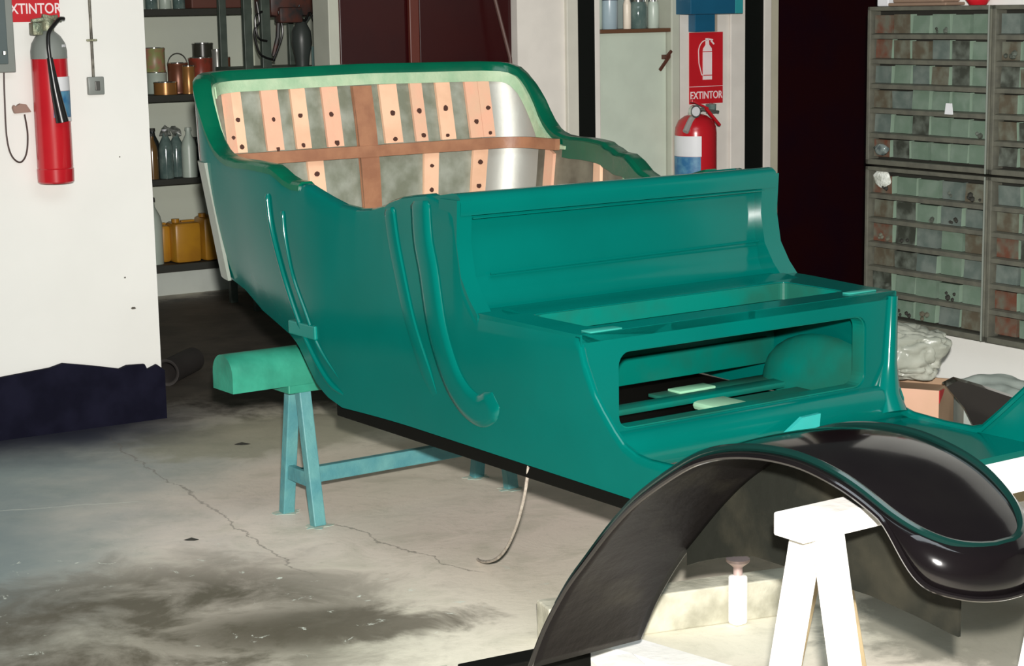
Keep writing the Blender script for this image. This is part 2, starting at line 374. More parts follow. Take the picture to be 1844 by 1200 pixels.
wallbox('wall_column_right', 2.478, 2.765, 0, 0.2, 0, TOP, COLW)
wallbox('trim_6', 2.767, 2.852, -0.012, 0.2, 0, TOP, COLW, .004)
wallbox('dark_gap_right', 2.852, 2.962, -.005, 0.04, 0, TOP, VOID)  # black sheet standing for the unlit gap beside the column
wallbox('trim_7', 2.962, 3.005, -0.012, 0.16, 0, TOP, COLW, .003)
wallbox('trim_8', 3.008, 3.058, 0.0, 0.16, 0, TOP, mat('edge_cream', (0.50, 0.47, 0.36), .6), .003)
wallbox('door_5', 3.06, 3.62, 0.0, 0.05, 0, TOP, MAROOND)

# marks on the left wall
def wall_mark(x, z, w_, h, name, label):
    b = bmesh.new(); pts = []
    for k in range(14):
        a = 2 * math.pi * k / 14; r = random.uniform(.7, 1.1); pts.append((x + w_ * r * math.cos(a), z + h * r * math.sin(a)))
    prism(b, pts, 'y', -.0012, .0002)
    tag(link(name, b, STAIN, None, mtx=RM), label, 'wall mark')
wall_mark(-.127, .441, .011, .006, 'chipped_mark', 'larger dark chip on white wall low down left of the pipe end')
wall_mark(-.154, .561, .004, .004, 'chipped_mark', 'tiny dark speck on white wall above the larger chip')
wall_mark(-.15, 1.02, .003, .003, 'chipped_mark', 'faint speck on white wall right of the tall red extinguisher')

# ------------------------------------------------------------------ car body (car frame: x across, y to the rear)
def inset(u, z): return .15 * max(0, 1.1 - z) * S(u, .5, 1.1)
def vn(u, z): return -.25 - .07 * S(u, .1, 1.0) + inset(u, z)
def vf(u, z): return .85 - .048 * S(-u, .1, .6) + .13 * S(u, .1, 1.0) - inset(u, z)
CR = .18; T0 = 1.18; T1 = T0 + CR * math.pi / 2; LR = .94; T2 = T1 + LR; T3 = T2 + CR * math.pi / 2
UF0, UF1 = -1.2, -1.32
TE = T3 + 1.18 - UF1
def dRz(z): return .19 * max(0, 1.36 - max(z, 1.1)) + .05 * max(0, 1.1 - z)
def outline(t, z):
    dR = dRz(z)
    if t <= T0:
        u = t - dR * S(t, .45, T0); return Vector((vn(t, z), u, z))
    cu = 1.18 - dR; a0 = vn(1.18, z); a1 = vf(1.18, z)
    if t < T1:
        th = (t - T0) / CR; return Vector((a0 + CR * (1 - math.cos(th)), cu + CR * math.sin(th), z))
    if t <= T2:
        f = (t - T1) / LR; return Vector((a0 + CR + (a1 - a0 - 2 * CR) * f, cu + CR, z))
    if t < T3:
        th = (t - T2) / CR; return Vector((a1 - CR + CR * math.sin(th), cu + CR * math.cos(th), z))
    u = 1.18 - (t - T3); uu = u - dR * S(u, .45, T0); return Vector((vf(u, z), uu, z))
def onorm(t, z):
    a = outline(t - .012, z); b_ = outline(t + .012, z); d = (b_ - a).normalized()
    return Vector((-d.y, d.x, 0))      # outward: left of travel
def PT(t, z, ins=0): return outline(t, z) - onorm(t, z) * ins
near_top = [(-1.2, .546), (-.975, .544), (-.88, .541), (-.838, .545), (-.79, .562), (-.757, .588), (-.715, .628), (-.685, .661), (-.644, .734), (-.63, .775), (-.624, .79), (-.207, .785), (-.19, .80), (-.171, .823), (-.15, .85), (-.135, .876), (-.118, .959), (-.104, 1.043), (-.09, 1.056),
            (-.04, 1.062), (.025, 1.077), (.093, 1.069), (.148, 1.061), (.202, 1.047), (.228, 1.034), (.294, 1.019), (.359, 1.013), (.435, 1.019), (.499, 1.035), (.564, 1.054), (.603, 1.066), (.672, 1.068), (.713, 1.079), (.752, 1.097), (.78, 1.107), (.84, 1.111), (.919, 1.114), (1.006, 1.114), (1.06, 1.118), (1.097, 1.128), (1.13, 1.145), (1.157, 1.171), (1.18, 1.205), (1.198, 1.24), (1.23, 1.29), (1.255, 1.32), (1.28, 1.342), (1.32, 1.355), (1.36, 1.360), (1.46, 1.364), (T1 + LR / 2, 1.370)]
far_front = {-.10: 1.085, -.118: .93, -.135: .85, -.16: .79, -.56: .785, -.575: .75, -.575001: .75, -.58: .66, -.59: .60, -.60: .54, -.62: .51, -.645: .495, -.71: .479, -.82: .474, -.91: .476, -.945: .486, -1.0: .535, -1.07: .60, -1.32: .84}
MIDT = T1 + LR / 2
ztab = list(near_top)
ft = []
for (t, z) in near_top:
    if t > -.09 and t < MIDT - .01:
        u = t; zz = z
        ft.append((2 * MIDT - t, zz + (.012 if .5 < t < .75 else 0)))
for u, z in far_front.items(): ft.append((T3 + 1.18 - u, z))
ztab = sorted(ztab + ft)
near_bot = [(-1.2, .435), (.45, .445), (.521, .466), (.582, .498), (.65, .554), (.70, .595), (.76, .618), (.858, .636), (.996, .662), (1.06, .69), (1.109, .715), (1.18, .736), (1.25, .742), (1.46, .74), (MIDT, .74)]
far_bot = [(2 * MIDT - t, z) for t, z in near_bot if t > 0 and t < MIDT] + [(T3 + 1.18, .437), (T3 + 1.18 + .6, .437), (TE, .44)]
btab = sorted(near_bot + far_bot)
ts = set()
t = UF0
while t <= TE: ts.add(round(t, 4)); t += .022
for a, _ in ztab: ts.add(round(a, 4))
ts = sorted(q for q in ts if UF0 <= q <= TE)

car = empty('car_body', CO, 'unfinished teal green open vintage car body resting on sawhorses', 'car body', CA)

b = bmesh.new(); NR = 16; prev = None
for t in ts:
    zt = interp(ztab, t); zb = min(interp(btab, t), zt - .04)
    u_here = t if t < T0 else (T3 + 1.18 - t if t > T3 else 1.3)
    wrap = .045 if u_here > -.09 else .016
    drop = .03 if u_here > -.09 else .02
    row = []
    for k in range(NR):
        f = k / (NR - 1); z = zb + (zt - .018 - zb) * f
        bulge = .012 * math.sin(math.pi * f)
        row.append(PT(t, z, -bulge * S(u_here, -.3, .3)))
    row += [PT(t, zt - .006, .003), PT(t, zt, .012), PT(t, zt, wrap - .01), PT(t, zt - .008, wrap), PT(t, zt - drop, wrap), PT(t, zt - drop, wrap - .004), PT(t, zt - .012, .016), PT(t, zt - .03, .006), PT(t, zb, .006)]
    vr = [b.verts.new(p) for p in row]
    if prev:
        for i in range(len(vr)):
            j = (i + 1) % len(vr)
            b.faces.new((prev[i], vr[i], vr[j], prev[j]))
    else: b.faces.new(vr)
    prev = vr
b.faces.new(prev[::-1])
shell = link('side_shell', b, TEAL, car, 35)

def band(name, t0, t1, z0, z1, d0, d1, m, parent=car, step=.02, smooth=35, label=None):
    z0f = z0 if callable(z0) else (lambda t: z0); z1f = z1 if callable(z1) else (lambda t: z1)
    b = bmesh.new(); n = max(2, int(abs(t1 - t0) / step) + 1); prev = None; nz_ = 5
    for i in range(n):
        t = t0 + (t1 - t0) * i / (n - 1); row = []
        for k in range(nz_): z = z0f(t) + (z1f(t) - z0f(t)) * k / (nz_ - 1); row.append(PT(t, z, d0))
        for k in range(nz_): z = z1f(t) + (z0f(t) - z1f(t)) * k / (nz_ - 1); row.append(PT(t, z, d1))
        vr = [b.verts.new(p) for p in row]
        if prev:
            for a in range(len(vr)):
                c = (a + 1) % len(vr); b.faces.new((prev[a], vr[a], vr[c], prev[c]))
        else: b.faces.new(vr)
        prev = vr
    b.faces.new(prev[::-1])
    o = link(name, b, m, parent, smooth)
    if label: o['label'] = label
    return o
zt_ = lambda d: (lambda t: interp(ztab, t) - d)
TB = T3 + 1.18 - .0
# green painted rim over the tub
b = bmesh.new(); prev = None
tr = [q for q in ts if .62 < q < T3 + 1.18 - .12]
for t in tr:
    zt = interp(ztab, t); row = []
    for (dz, ins) in ((-.02, -.004), (-.004, -.003), (.005, .008), (.005, .044), (-.004, .053), (-.03, .053), (-.03, .044), (-.004, .012)):
        row.append(PT(t, zt + dz, ins))
    vr = [b.verts.new(p) for p in row]
    if prev:
        for i in range(len(vr)): b.faces.new((prev[i], vr[i], vr[(i + 1) % len(vr)], prev[(i + 1) % len(vr)]))
    else: b.faces.new(vr)
    prev = vr
b.faces.new(prev[::-1])
link('top_rim', b, GREENRIM, car, 40)['label'] = 'darker green rolled rim'
# linings
LB = lambda t: max(.60, interp(btab, t) + .03)
band('inner_lining', .0, T2 - .02, LB, zt_(.022), .046, .049, LINING, label='scuffed grey sheet lining')
band('inner_lining', T2 - .02, T3 - .02, LB, zt_(.022), .046, .049, ALU, label='bright aluminium corner sheet')
band('inner_lining', T3 - .02, T3 + 1.2, LB, zt_(.022), .046, .049, mat('dark_sheet_lining', (0.10, 0.09, 0.065), .5, c2=(.2, .19, .14), scale=9, detail=8), label='dark scuffed sheet lining')
# pale primed frame inside the rear and the far corner
band('inner_frame', 1.30, T2 + .1, zt_(.062), zt_(.0262), .0505, .064, PALEG, label='pale green primed top frame')
band('inner_frame', T2 + .1, T3 + .16, lambda t: max(1.078, interp(ztab, t) - .062 - .055 * S(t, T2 + .1, T3)), zt_(.0262), .0505, .066, PALEG, label='pale green primed corner frame')
band('inner_frame', 1.17, 1.30, lambda t: interp(ztab, t) - .06, zt_(.0262), .0505, .060, PALEG)
band('armrest_facing', T3 + .14, T3 + 1.18 - .45, zt_(.065), zt_(.005), .050, .062, GREENRIM)
# brown rails
band('horizontal_rail', T0 + .08, T3 + .13, 1.075, 1.112, .066, .085, WOODB)
def tv(v): return T1 + (v + .14)
band('centre_post', tv(.272), tv(.342), .78, 1.305, .064, .082, WOODB, smooth=False)
pxv = lambda x: -.208 + (x - 385) * .00211
tops = [(381, 402, WOODP), (402.5, 424, WOODP2), (458, 486, WOODP), (508, 533, WOODP2), (562, 590, WOODP), (665, 697, WOODP2), (722, 744, WOODP), (770, 797, WOODP2), (826, 850, WOODP), (850.6, 878, WOODP)]
holes = []
for i, (a, c, m) in enumerate(tops):
    s = band('upper_slat', tv(pxv(a)), tv(pxv(c)), 1.114, 1.306, .0505, .062, m, smooth=False, step=.2)
    for zz in ((1.215, 1.125) if i not in (0, 8) else (1.16,)):
        holes.append((s, (a + c) / 2 + random.uniform(-3, 3), zz + random.uniform(-.008, .008)))
for (a, c) in ((522, 550), (735, 763), (830, 859)):
    s = band('lower_slat', tv(pxv(a)), tv(pxv(c)), .78, 1.073, .0505, .062, WOODP2, smooth=False, step=.2)
    holes.append((s, (a + c) / 2, 1.03)); holes.append((s, (a + c) / 2, .95))
for s, x, z in holes:
    hb = bmesh.new(); p = PT(tv(pxv(x)), z, .0625); r = random.uniform(.007, .0105)
    pts = [(p.x + r * random.uniform(.7, 1.1) * math.cos(q * math.pi / 4), p.z + r * random.uniform(.7, 1.1) * math.sin(q * math.pi / 4)) for q in range(8)]
    prism(hb, pts, 'y', p.y - .0035, p.y + .003)
    link('bolt_hole_stain', hb, DARKHOLE, s)
for uc, m in ((1.115, WOODP), (.80, WOODP2)):
    tt = T3 + 1.18 - uc; band('side_slat', tt - .025, tt + .025, .78, zt_(.066), .0505, .062, m, smooth=False, step=.02)
tt = T3 + 1.18 - .575; band('side_slat', tt - .025, tt + .025, .80, zt_(.066), .0505, .062, PALEG, smooth=False, label='pale green painted side slat')
band('rear_flange', T0 + .0, T0 + .10, lambda t: interp(btab, t) - .0, lambda t: 1.10, -.017, -.006, mat('bare_flange', (0.33, 0.36, 0.31), .45, .3), label='bare grey metal flange down the rear corner')

# mouldings on the visible side
def ribbon(name, pts, wd, h, m, parent=car):
    pts2 = []
    for i in range(len(pts) - 1):      # catmull-rom smoothing
        p0 = pts[max(i - 1, 0)]; p1 = pts[i]; p2 = pts[i + 1]; p3 = pts[min(i + 2, len(pts) - 1)]
        for k in range(6):
            s = k / 6
            pts2.append(tuple(.5 * ((2 * p1[j]) + (-p0[j] + p2[j]) * s + (2 * p0[j] - 5 * p1[j] + 4 * p2[j] - p3[j]) * s * s + (-p0[j] + 3 * p1[j] - 3 * p2[j] + p3[j]) * s ** 3) for j in range(2)))
    pts2.append(pts[-1])
    b = bmesh.new(); prev = None; n = len(pts2)
    for i, (u, z) in enumerate(pts2):
        a = pts2[max(0, i - 1)]; c = pts2[min(n - 1, i + 1)]; d = Vector((c[0] - a[0], c[1] - a[1])).normalized(); s = Vector((-d.y, d.x))
        taper = min(1, i / 1.5 + .5, (n - 1 - i) / 5 + .1); row = []
        for k in range(7):
            q = math.pi * k / 6; off = wd / 2 * math.cos(q) * (.5 + .5 * taper); hh = h * min(1, 1.6 * math.sin(q)) * taper
            uu = u + s.x * off; zz = z + s.y * off
            zt = interp(ztab, uu); zb = interp(btab, uu); f = min(1, max(0, (zz - zb) / (zt - zb)))
            x = vn(uu, zz) - .012 * math.sin(math.pi * f) * S(uu, -.3, .3)
            row.append(b.verts.new((x - hh + (.004 if k in (0, 6) else 0), uu - dRz(zz) * S(uu, .45, T0), zz)))
        if prev:
            for k in range(6): b.faces.new((prev[k], row[k], row[k + 1], prev[k + 1]))
            b.faces.new((prev[6], row[6], row[0], prev[0]))
        else: b.faces.new(row)
        prev = row
    b.faces.new(prev[::-1])
    return link(name, b, m, parent, 60)
ribbon('door_moulding', [(.197, 1.028), (.175, .948), (.144, .861), (.096, .732), (.046, .635), (-.004, .55)], .046, .006, TEAL)
ribbon('pillar_moulding', [(.047, 1.058), (.035, .96), (.008, .875), (-.026, .733), (-.079, .624), (-.136, .567), (-.203, .542), (-.249, .556), (-.282, .583)], .088, .009, TEAL)
ribbon('rear_door_moulding', [(.80, 1.03), (.79, .947), (.765, .868), (.715, .758), (.65, .656), (.575, .575), (.50, .511), (.44, .485)], .014, .009, TEAL)
ribbon('rear_door_moulding', [(.715, .985), (.705, .905), (.67, .796), (.61, .705), (.55, .616), (.455, .528)], .010, .006, TEAL)
# latch bracket on the rear door edge
b = bmesh.new(); box(b, -.302, -.262, .545, .70, .628, .668, .004)
br = link('latch_bracket', b, mat('bright_teal', (0.0, .19, .155), .3), car)
b = bmesh.new(); tube(b, [(-.285, .69, .665), (-.285, .705, .69), (-.285, .69, .71), (-.285, .67, .685), (-.285, .675, .666)], .004); link('latch_loop', b, TEAL, br, True)
b = bmesh.new(); box(b, -.306, -.282, .70, .735, .94, .985, .003); link('hinge_plate', b, TEAL, car)
b = bmesh.new(); box(b, -.30, -.285, .0, .022, .815, .82, .001)

# seat back panel (front seat) with raised border, crease and fillet at the foot
Y0 = -.10
def sec(name, prof, x0, x1, m, parent=car, n=1, smooth=40, xf=None):
    b = bmesh.new(); prism(b, prof, 'x', x0, x1); return link(name, b, m, parent, smooth)
prof = [(.045, 1.060), (.045, .74), (-.17, .74), (-.165, .778), (-.135, .79), (-.118, .806), (-.107, .83), (-.102, .862), (-.096, .868), (-.088, 1.045), (-.080, 1.058)]
sb = sec('seat_back_panel', prof, -.235, .835, TEAL)
def pl(name, x0, x1, y0, y1, z0, z1, m=TEAL, bev=.006, parent=car, label=None):
    b = bmesh.new(); box(b, x0, x1, y0, y1, z0, z1, bev); o = link(name, b, m, parent, 40)
    if label: o['label'] = label
    return o
# top rail of the seat back
b = bmesh.new(); prism(b, [(-.125, 1.03), (-.128, 1.06), (-.122, 1.076), (-.108, 1.085), (-.09, 1.086), (.04, 1.066), (.05, 1.055), (.05, 1.03)], 'x', -.24, .842)
link('seat_back_top_rail', b, TEAL, sb, 40)
# thin crease lines
b = bmesh.new(); tube(b, [(-.14, -.108, .872), (.80, -.108, .878)], .0035, 6); link('crease_bead', b, TEAL, sb, True)
b = bmesh.new(); tube(b, [(-.20, -.120, 1.022), (.80, -.120, 1.024)], .003, 6); link('crease_bead', b, TEAL, sb, True)
# stiles with a flare at the foot
for (x0, x1) in ((-.25, -.205), (.79, .852)):
    b = bmesh.new(); prism(b, [(-.04, 1.07), (-.125, 1.07), (-.118, .96), (-.135, .876), (-.171, .823), (-.207, .787), (-.207, .76), (-.04, .76)], 'x', x0, x1)
    link('seat_back_stile', b, TEAL, sb, 40)
# seat deck with the long opening
outer = [(p[0] - (.045 * S(-p[1], .16, .6) if p[0] > .7 else 0), p[1]) for p in rrect(-.247, .846, -.632, -.16, .004)]; inner = rrect(-.16, .70, -.545, -.31, .02)
b = bmesh.new(); holed(b, outer, inner, lambda p: Vector((p[0], p[1], .792)), lambda p: Vector((p[0], p[1], .772)))
deck = link('seat_deck', b, TEAL, car, 30)
b = bmesh.new(); prism(b, [(-.300, .790), (-.225, .800), (-.20, .796), (-.20, .79)], 'x', -.17, .78); link('deck_ridge', b, TEAL, deck)
pl('deck_patch', -.215, -.12, -.628, -.592, .792, .796, mat('light_teal', (.03, .30, .24), .4), .001, deck)
pl('deck_patch', .66, .76, -.60, -.575, .792, .796, mat('light_teal', (.03, .30, .24), .4), .001, deck)
# inner lips of the opening
b = bmesh.new(); holed(b, rrect(-.162, .702, -.547, -.308, .02), rrect(-.152, .692, -.537, -.318, .02), lambda p: Vector((p[0], p[1], .790)), lambda p: Vector((p[0], p[1], .745)))
link('opening_lip', b, TEAL_IN, deck)
# front riser with the rectangular opening
outer = rrect(-.247, .802, .455, .793, .006); inner = rrect(-.135, .692, .548, .738, .035)
b = bmesh.new(); holed(b, outer, inner, lambda p: Vector((p[0], -.632, p[1])), lambda p: Vector((p[0], -.612, p[1])))
riser = link('seat_riser', b, TEAL, car, 30)
b = bmesh.new(); holed(b, rrect(-.138, .695, .545, .741, .037), rrect(-.132, .689, .551, .735, .033), lambda p: Vector((p[0], -.625, p[1])), lambda p: Vector((p[0], -.585, p[1])))
link('opening_lip', b, TEAL_IN, riser)
# lower sill roll under the opening
b = bmesh.new(); prism(b, [(-.632, .545), (-.655, .535), (-.668, .51), (-.672, .47), (-.66, .452), (-.62, .452), (-.62, .545)], 'x', -.24, .80); link('riser_sill', b, TEAL, riser, 50)
# rounded fillet between riser and right side panel
b = bmesh.new(); tube(b, [(.76, -.66, .47), (.765, -.64, .52), (.78, -.63, .60), (.788, -.63, .78)], [.045, .035, .022, .016], 12); link('corner_fillet', b, TEAL, riser, True)
# inside of the seat box
pl('box_back_panel', -.235, .835, -.13, -.11, .525, .775, TEAL_IN, .004)
b = bmesh.new(); tube(b, [(-.23, -.132, .60), (.80, -.132, .60)], .004, 6); link('crease_bead', b, TEAL_IN, car, True)
pl('box_cross_member', -.235, .80, -.275, -.215, .482, .50, TEAL_IN, .006)
pl('box_floor_plate', .36, .80, -.205, -.135, .485, .494, mat('teal_floor', (0.01, .15, .10), .4, c2=(.02, .11, .08), scale=7, spec=.3), .001)
pl('box_floor_plate', .40, .80, -.61, -.325, .485, .494, MATS['teal_floor'], .001)
pl('floor_block', .42, .55, -.20, -.145, .494, .502, COREG, .003, label='light green block')
pl('floor_block', .335, .45, -.47, -.345, .487, .512, mat('pale_block', (.32, .58, .38), .5), .012, label='pale green block')
pl('box_floor_tray', -.235, .80, -.61, -.13, .445, .447, CHASSIS, .0005)
# bulged inner wheel-arch on the right inside the box
b = bmesh.new(); n = 14; prev = None
for i in range(n + 1):
    a = math.pi * i / n; row = []
    for k in range(9):
        q = math.pi / 2 * k / 8
        row.append(b.verts.new((.800 - .065 * math.cos(q) * math.sin(a) ** .7, -.37 - .235 * math.cos(a), .47 + .17 * math.sin(q) * (math.sin(a) * .8 + .2))))
    if prev:
        for k in range(8): b.faces.new((prev[k], row[k], row[k + 1], prev[k + 1]))
    prev = row
link('inner_wheel_arch', b, TEAL_IN, car, True)
# black strip doubling as chassis rail and sill shadow, undertray
b = bmesh.new(); box(b, -.235, -.19, -1.08, .55, .40, .437, .003); box(b, .74, .78, -1.08, .55, .40, .437, .003); link('rail_shadow_strip', b, CHASSIS, car)
b = bmesh.new(); box(b, -.20, .80, -.13, .50, .44, .45); prism(b, [(.5, .44), (.78, .60), (1.12, .66), (1.12, .67), (.78, .61), (.5, .45)], 'x', -.19, .82); link('undertray', b, CHASSIS, car)
# front floor pan at the right
b = bmesh.new(); prism(b, [(.43, -.66), (.80, -.66), (.80, -1.13), (.47, -1.13), (.44, -.9)], 'z', .445, .462)
link('front_floor_pan', b, TEAL, car)
b = bmesh.new(); prism(b, [(.305, .47), (.39, .52), (.452, .522), (.448, .485), (.40, .475)], 'y', -.712, -.70); link('triangular_bracket', b, TURQ, car)['label'] = 'light turquoise triangular bracket'

# ------------------------------------------------------------------ mudguard (car frame)
fen = empty('mudguard', (CM @ Vector((-.465, -1.7, 0))), 'loose glossy black front mudguard standing arched over the white sawhorse', 'mudguard', CA)
FX, FY = -.465, -1.7
def fl(p): return Vector((p[0] - FX, p[1] - FY, p[2]))
prof = [(-.93, .155), (-.985, .255), (-1.06, .36), (-1.13, .437), (-1.22, .53), (-1.31, .607), (-1.44, .692), (-1.52, .728), (-1.60, .748), (-1.68, .758), (-1.76, .758), (-1.84, .745), (-1.90, .727), (-1.96, .702), (-2.0, .685), (-2.03, .672), (-2.055, .661), (-2.0785, .652), (-2.09, .647), (-2.10, .643), (-2.105, .641), (-2.108, .640)]
def cat(pts, per):
    out = []
    for i in range(len(pts) - 1):
        p0 = pts[max(i - 1, 0)]; p1 = pts[i]; p2 = pts[i + 1]; p3 = pts[min(i + 2, len(pts) - 1)]
        for k in range(per):
            s = k / per
            out.append(tuple(.5 * ((2 * p1[j]) + (-p0[j] + p2[j]) * s + (2 * p0[j] - 5 * p1[j] + 4 * p2[j] - p3[j]) * s * s + (-p0[j] + 3 * p1[j] - 3 * p2[j] + p3[j]) * s ** 3) for j in range(len(p1))))
    out.append(pts[-1]); return out
prof = cat(prof, 4); NP = len(prof)
HW = .155
def hw(u, n=2.3, u0=-1.88, u1=-2.108, W=HW):
    if u > u0: return W
    q = min(1, (u0 - u) / (u0 - u1)); return W * max(0.0, 1 - q ** n) ** .5
def lip(u): return .008 + .056 * S(-u, 1.94, 2.05)
NT = 14
rows = []; beadL = []; beadR = []
for (u, z) in prof:
    hl = hw(u, 4.5); hr = hw(u, 2.2); row = []
    hm = (hl + hr) / 2
    crown = .016 * S(-u, 1.0, 1.4) * (.4 + .6 * hm / HW)
    L_ = lip(u)
    flare = .010 * S(-u, 1.94, 2.05) * hm / HW
    row.append((FX - hl - flare, u, z - L_)); row.append((FX - hl - flare * .8, u, z - L_ * .5))
    for k in range(NT + 1):
        q = -1 + 2 * k / NT; row.append((FX + q * (hl if q < 0 else hr), u, z + crown * (1 - abs(q) ** 2.6)))
    row.append((FX + hr + flare * .8, u, z - L_ * .5)); row.append((FX + hr + flare, u, z - L_))
    rows.append(row)
    bl = hw(u, 4.0, -1.87, -2.080, HW - .010); br_ = hw(u, 2.1, -1.87, -2.080, HW - .012)
    if u > -2.079:
        beadL.append((FX - bl, u, z + crown * .28 + .003)); beadR.append((FX + br_, u, z + crown * .28 + .003))
# nose lip
u, z = prof[-1]
b = bmesh.new(); vr = [[b.verts.new(fl(p)) for p in r] for r in rows]
for i in range(NP - 1):
    for k in range(len(vr[0]) - 1): b.faces.new((vr[i][k], vr[i + 1][k], vr[i + 1][k + 1], vr[i][k + 1]))
bmesh.ops.remove_doubles(b, verts=b.verts, dist=1e-5)
crowno = link('crown', b, BLACK, fen, 60)
sm = crowno.modifiers.new('sheet', 'SOLIDIFY'); sm.thickness = .004; sm.offset = -1
# inner face: dusty underside sheet just below
b = bmesh.new(); rr = [[fl((FX + (p[0] - FX) * .97, p[1], p[2] - .008)) for p in r[2:-2]] for r in rows[:-16]]
vr = [[b.verts.new(p) for p in r] for r in rr]
for i in range(len(vr) - 1):
    for k in range(len(vr[0]) - 1): b.faces.new((vr[i][k], vr[i + 1][k], vr[i + 1][k + 1], vr[i][k + 1]))
us = link('underside', b, BLACKIN, fen, 60); us['label'] = 'dusty black underside'
us.modifiers.new('sheet', 'SOLIDIFY').thickness = .002
b = bmesh.new(); tube(b, [fl(p) for p in (beadL[6:] + beadR[6:][::-1])], .0075, 8); link('raised_bead', b, BEADG, fen, True)
b = bmesh.new(); tube(b, [fl(r[0]) for r in rows[:-1]] + [fl(r[-1]) for r in rows[:-1][::-1] if r[0][1] < -1.75], .0055, 8); link('rolled_edge', b, BLACK, fen, True)
# skirt on the far side
def topz(u): return interp(sorted((p[0], p[1]) for p in prof), u) - .008
b = bmesh.new()
def skp(us, bots, tops=None):
    poly = [(u - FY, z) for u, z in zip(us, bots)] + [(u - FY, (topz(u) if tops is None else tops)) for u in us[::-1]]
    prism(b, poly, 'x', HW - .012, HW - .006)
skp([-1.10, -1.14, -1.20, -1.25, -1.31], [.36, .378, .40, .415, .43]); skp([-1.31, -1.40, -1.50, -1.60, -1.64, -1.755], [.43, .43, .429, .428, .428, .418])
skp([-1.755, -1.80, -1.845], [.418, .412, .406], .635); skp([-1.755, -1.80, -1.845], [.692, .692, .692]); skp([-1.845, -1.86], [.406, .405], .48); skp([-1.845, -1.855], [.48, .48], .50)
link('inner_skirt', b, SKIRT, fen)['label'] = 'dusty dark side skirt'

# ------------------------------------------------------------------ sawhorses (car frame)
def trestle(name, label, uc, v0, v1, vb0, vb1, ztop, bh, bw, splay, leg, m, mb, loaf=None, brace=True, zs=.14):
    o = empty(name, cw((v0 + v1) / 2, uc), label, 'sawhorse', CA); cx = (v0 + v1) / 2
    b = bmesh.new(); box(b, vb0 - cx, vb1 - cx, -bw / 2, bw / 2, ztop - bh, ztop, .004); top = link('top_beam', b, mb, o)
    if loaf:
        lh, lw = loaf; b = bmesh.new(); pts = []
        for k in range(13):
            a = math.pi * k / 12; pts.append((lw / 2 * math.cos(a), ztop + lh * .45 + lh * .55 * math.sin(a)))
        pts = [(lw / 2, ztop)] + pts + [(-lw / 2, ztop)]
        prism(b, pts, 'x', vb0 - .19 - cx, vb1 - cx); link('rounded_block', b, TRESTLE_G, o, 50)['label'] = 'green paint covered rounded timber'
    for v in (v0, v1):
        for s in (1, -1):
            b = bmesh.new(); beam(b, (v - cx, s * splay, .0), (v - cx, s * bw * .28, ztop - bh * .5), leg[0], leg[1], up=(0, s, .3)); link('leg', b, m, o)
        if brace:
            b = bmesh.new(); f = 1 - zs / ztop; box(b, v - cx - .012, v - cx + .012, -splay * f * .95 - .01, splay * f * .95 + .01, zs - .025, zs + .02, .003); link('leg_brace', b, m, o)
    if brace:
        b = bmesh.new(); box(b, v0 - cx, v1 - cx, -.014, .014, zs - .03, zs + .02, .003); link('stretcher', b, m, o)
    return o
trestle('sawhorse', 'turquoise wooden sawhorse under the rear of the car body', .92, -.16, .56, -.22, .62, .437, .028, .11, .10, (.04, .032), TRESTLE, TRESTLE_G, loaf=(.11, .13))
trestle('sawhorse', 'bright white sawhorse in front holding up the black mudguard', -1.80, -.62, .10, -.69, .18, .683, .042, .075, .155, (.042, .042), WHITEW, WHITEW, brace=True, zs=.2)
trestle('sawhorse', 'raw cream timber sawhorse under the car floor at right', -1.165, .02, 1.02, -.02, 1.16, .435, .075, .07, .12, (.05, .04), CREAMW, CREAMW, brace=False)
for i, (v, u) in enumerate(((-.16, 1.02), (-.16, .82), (.56, 1.02), (.56, .82))):
    b = bmesh.new(); pts = []
    for k in range(18):
        a = 2 * math.pi * k / 18; r = random.uniform(.6, 1.1); pts.append((.05 * r * math.cos(a), .04 * r * math.sin(a)))
    prism(b, pts, 'z', .0003, .0012)
    o = link('paint_overspray', b, OVER, None); o.location = cw(v, u); o.rotation_euler = (0, 0, CA)
    tag(o, ['pale turquoise overspray around the near left rear foot of the turquoise sawhorse', 'pale turquoise overspray around the nearest foot of the turquoise sawhorse', 'pale turquoise overspray at the farthest foot of the turquoise sawhorse', 'pale turquoise overspray at far right foot by the hanging cord'][i], 'paint stain', 'overspray patches at the turquoise sawhorse feet')

# timber frame on the floor beneath the mudguard
def timber(name, label, a, b_, wd, h, m, extra=None):
    c = Vector(((a[0] + b_[0]) / 2, (a[1] + b_[1]) / 2, 0)); o = bmesh.new()
    beam(o, (a[0] - c.x, a[1] - c.y, a[2]), (b_[0] - c.x, b_[1] - c.y, b_[2]), wd, h, bev=.004)
    q = link(name, o, m, None); q.location = cw(c.x, c.y); q.rotation_euler = (0, 0, CA)
    return tag(q, label, 'timber')
timber('floor_timber', 'weathered timber lying crosswise on floor behind the white sawhorse legs', (-.255, -.475, .05), (.44, -.66, .05), .085, .1, GREYW)
timber('floor_timber', 'pale timber running lengthwise on floor from the mudguard tail to the white sawhorse', (-.215, -.655, .03), (-.10, -1.32, .03), .10, .06, WHITEW)
timber('floor_timber', 'short weathered timber end at the bottom edge left of the black strip', (-.76, -.60, .03), (-.625, -.63, .03), .07, .06, GREYW)
timber('floor_timber', 'thin black strip at the bottom edge under the mudguard tail', (-.615, -.665, .035), (-.30, -.70, .035), .07, .07, CHASSIS)  # low black strip beside the short timber
timber('floor_timber', 'short white timber block at the bottom edge right of the mudguard tail', (-.36, -.83, .035), (-.26, -.86, .035), .09, .07, WHITEW)
o = empty('bolt_clamp', cw(.22, -.66), 'small white bolt clamp standing on the weathered floor timber', 'clamp', CA)
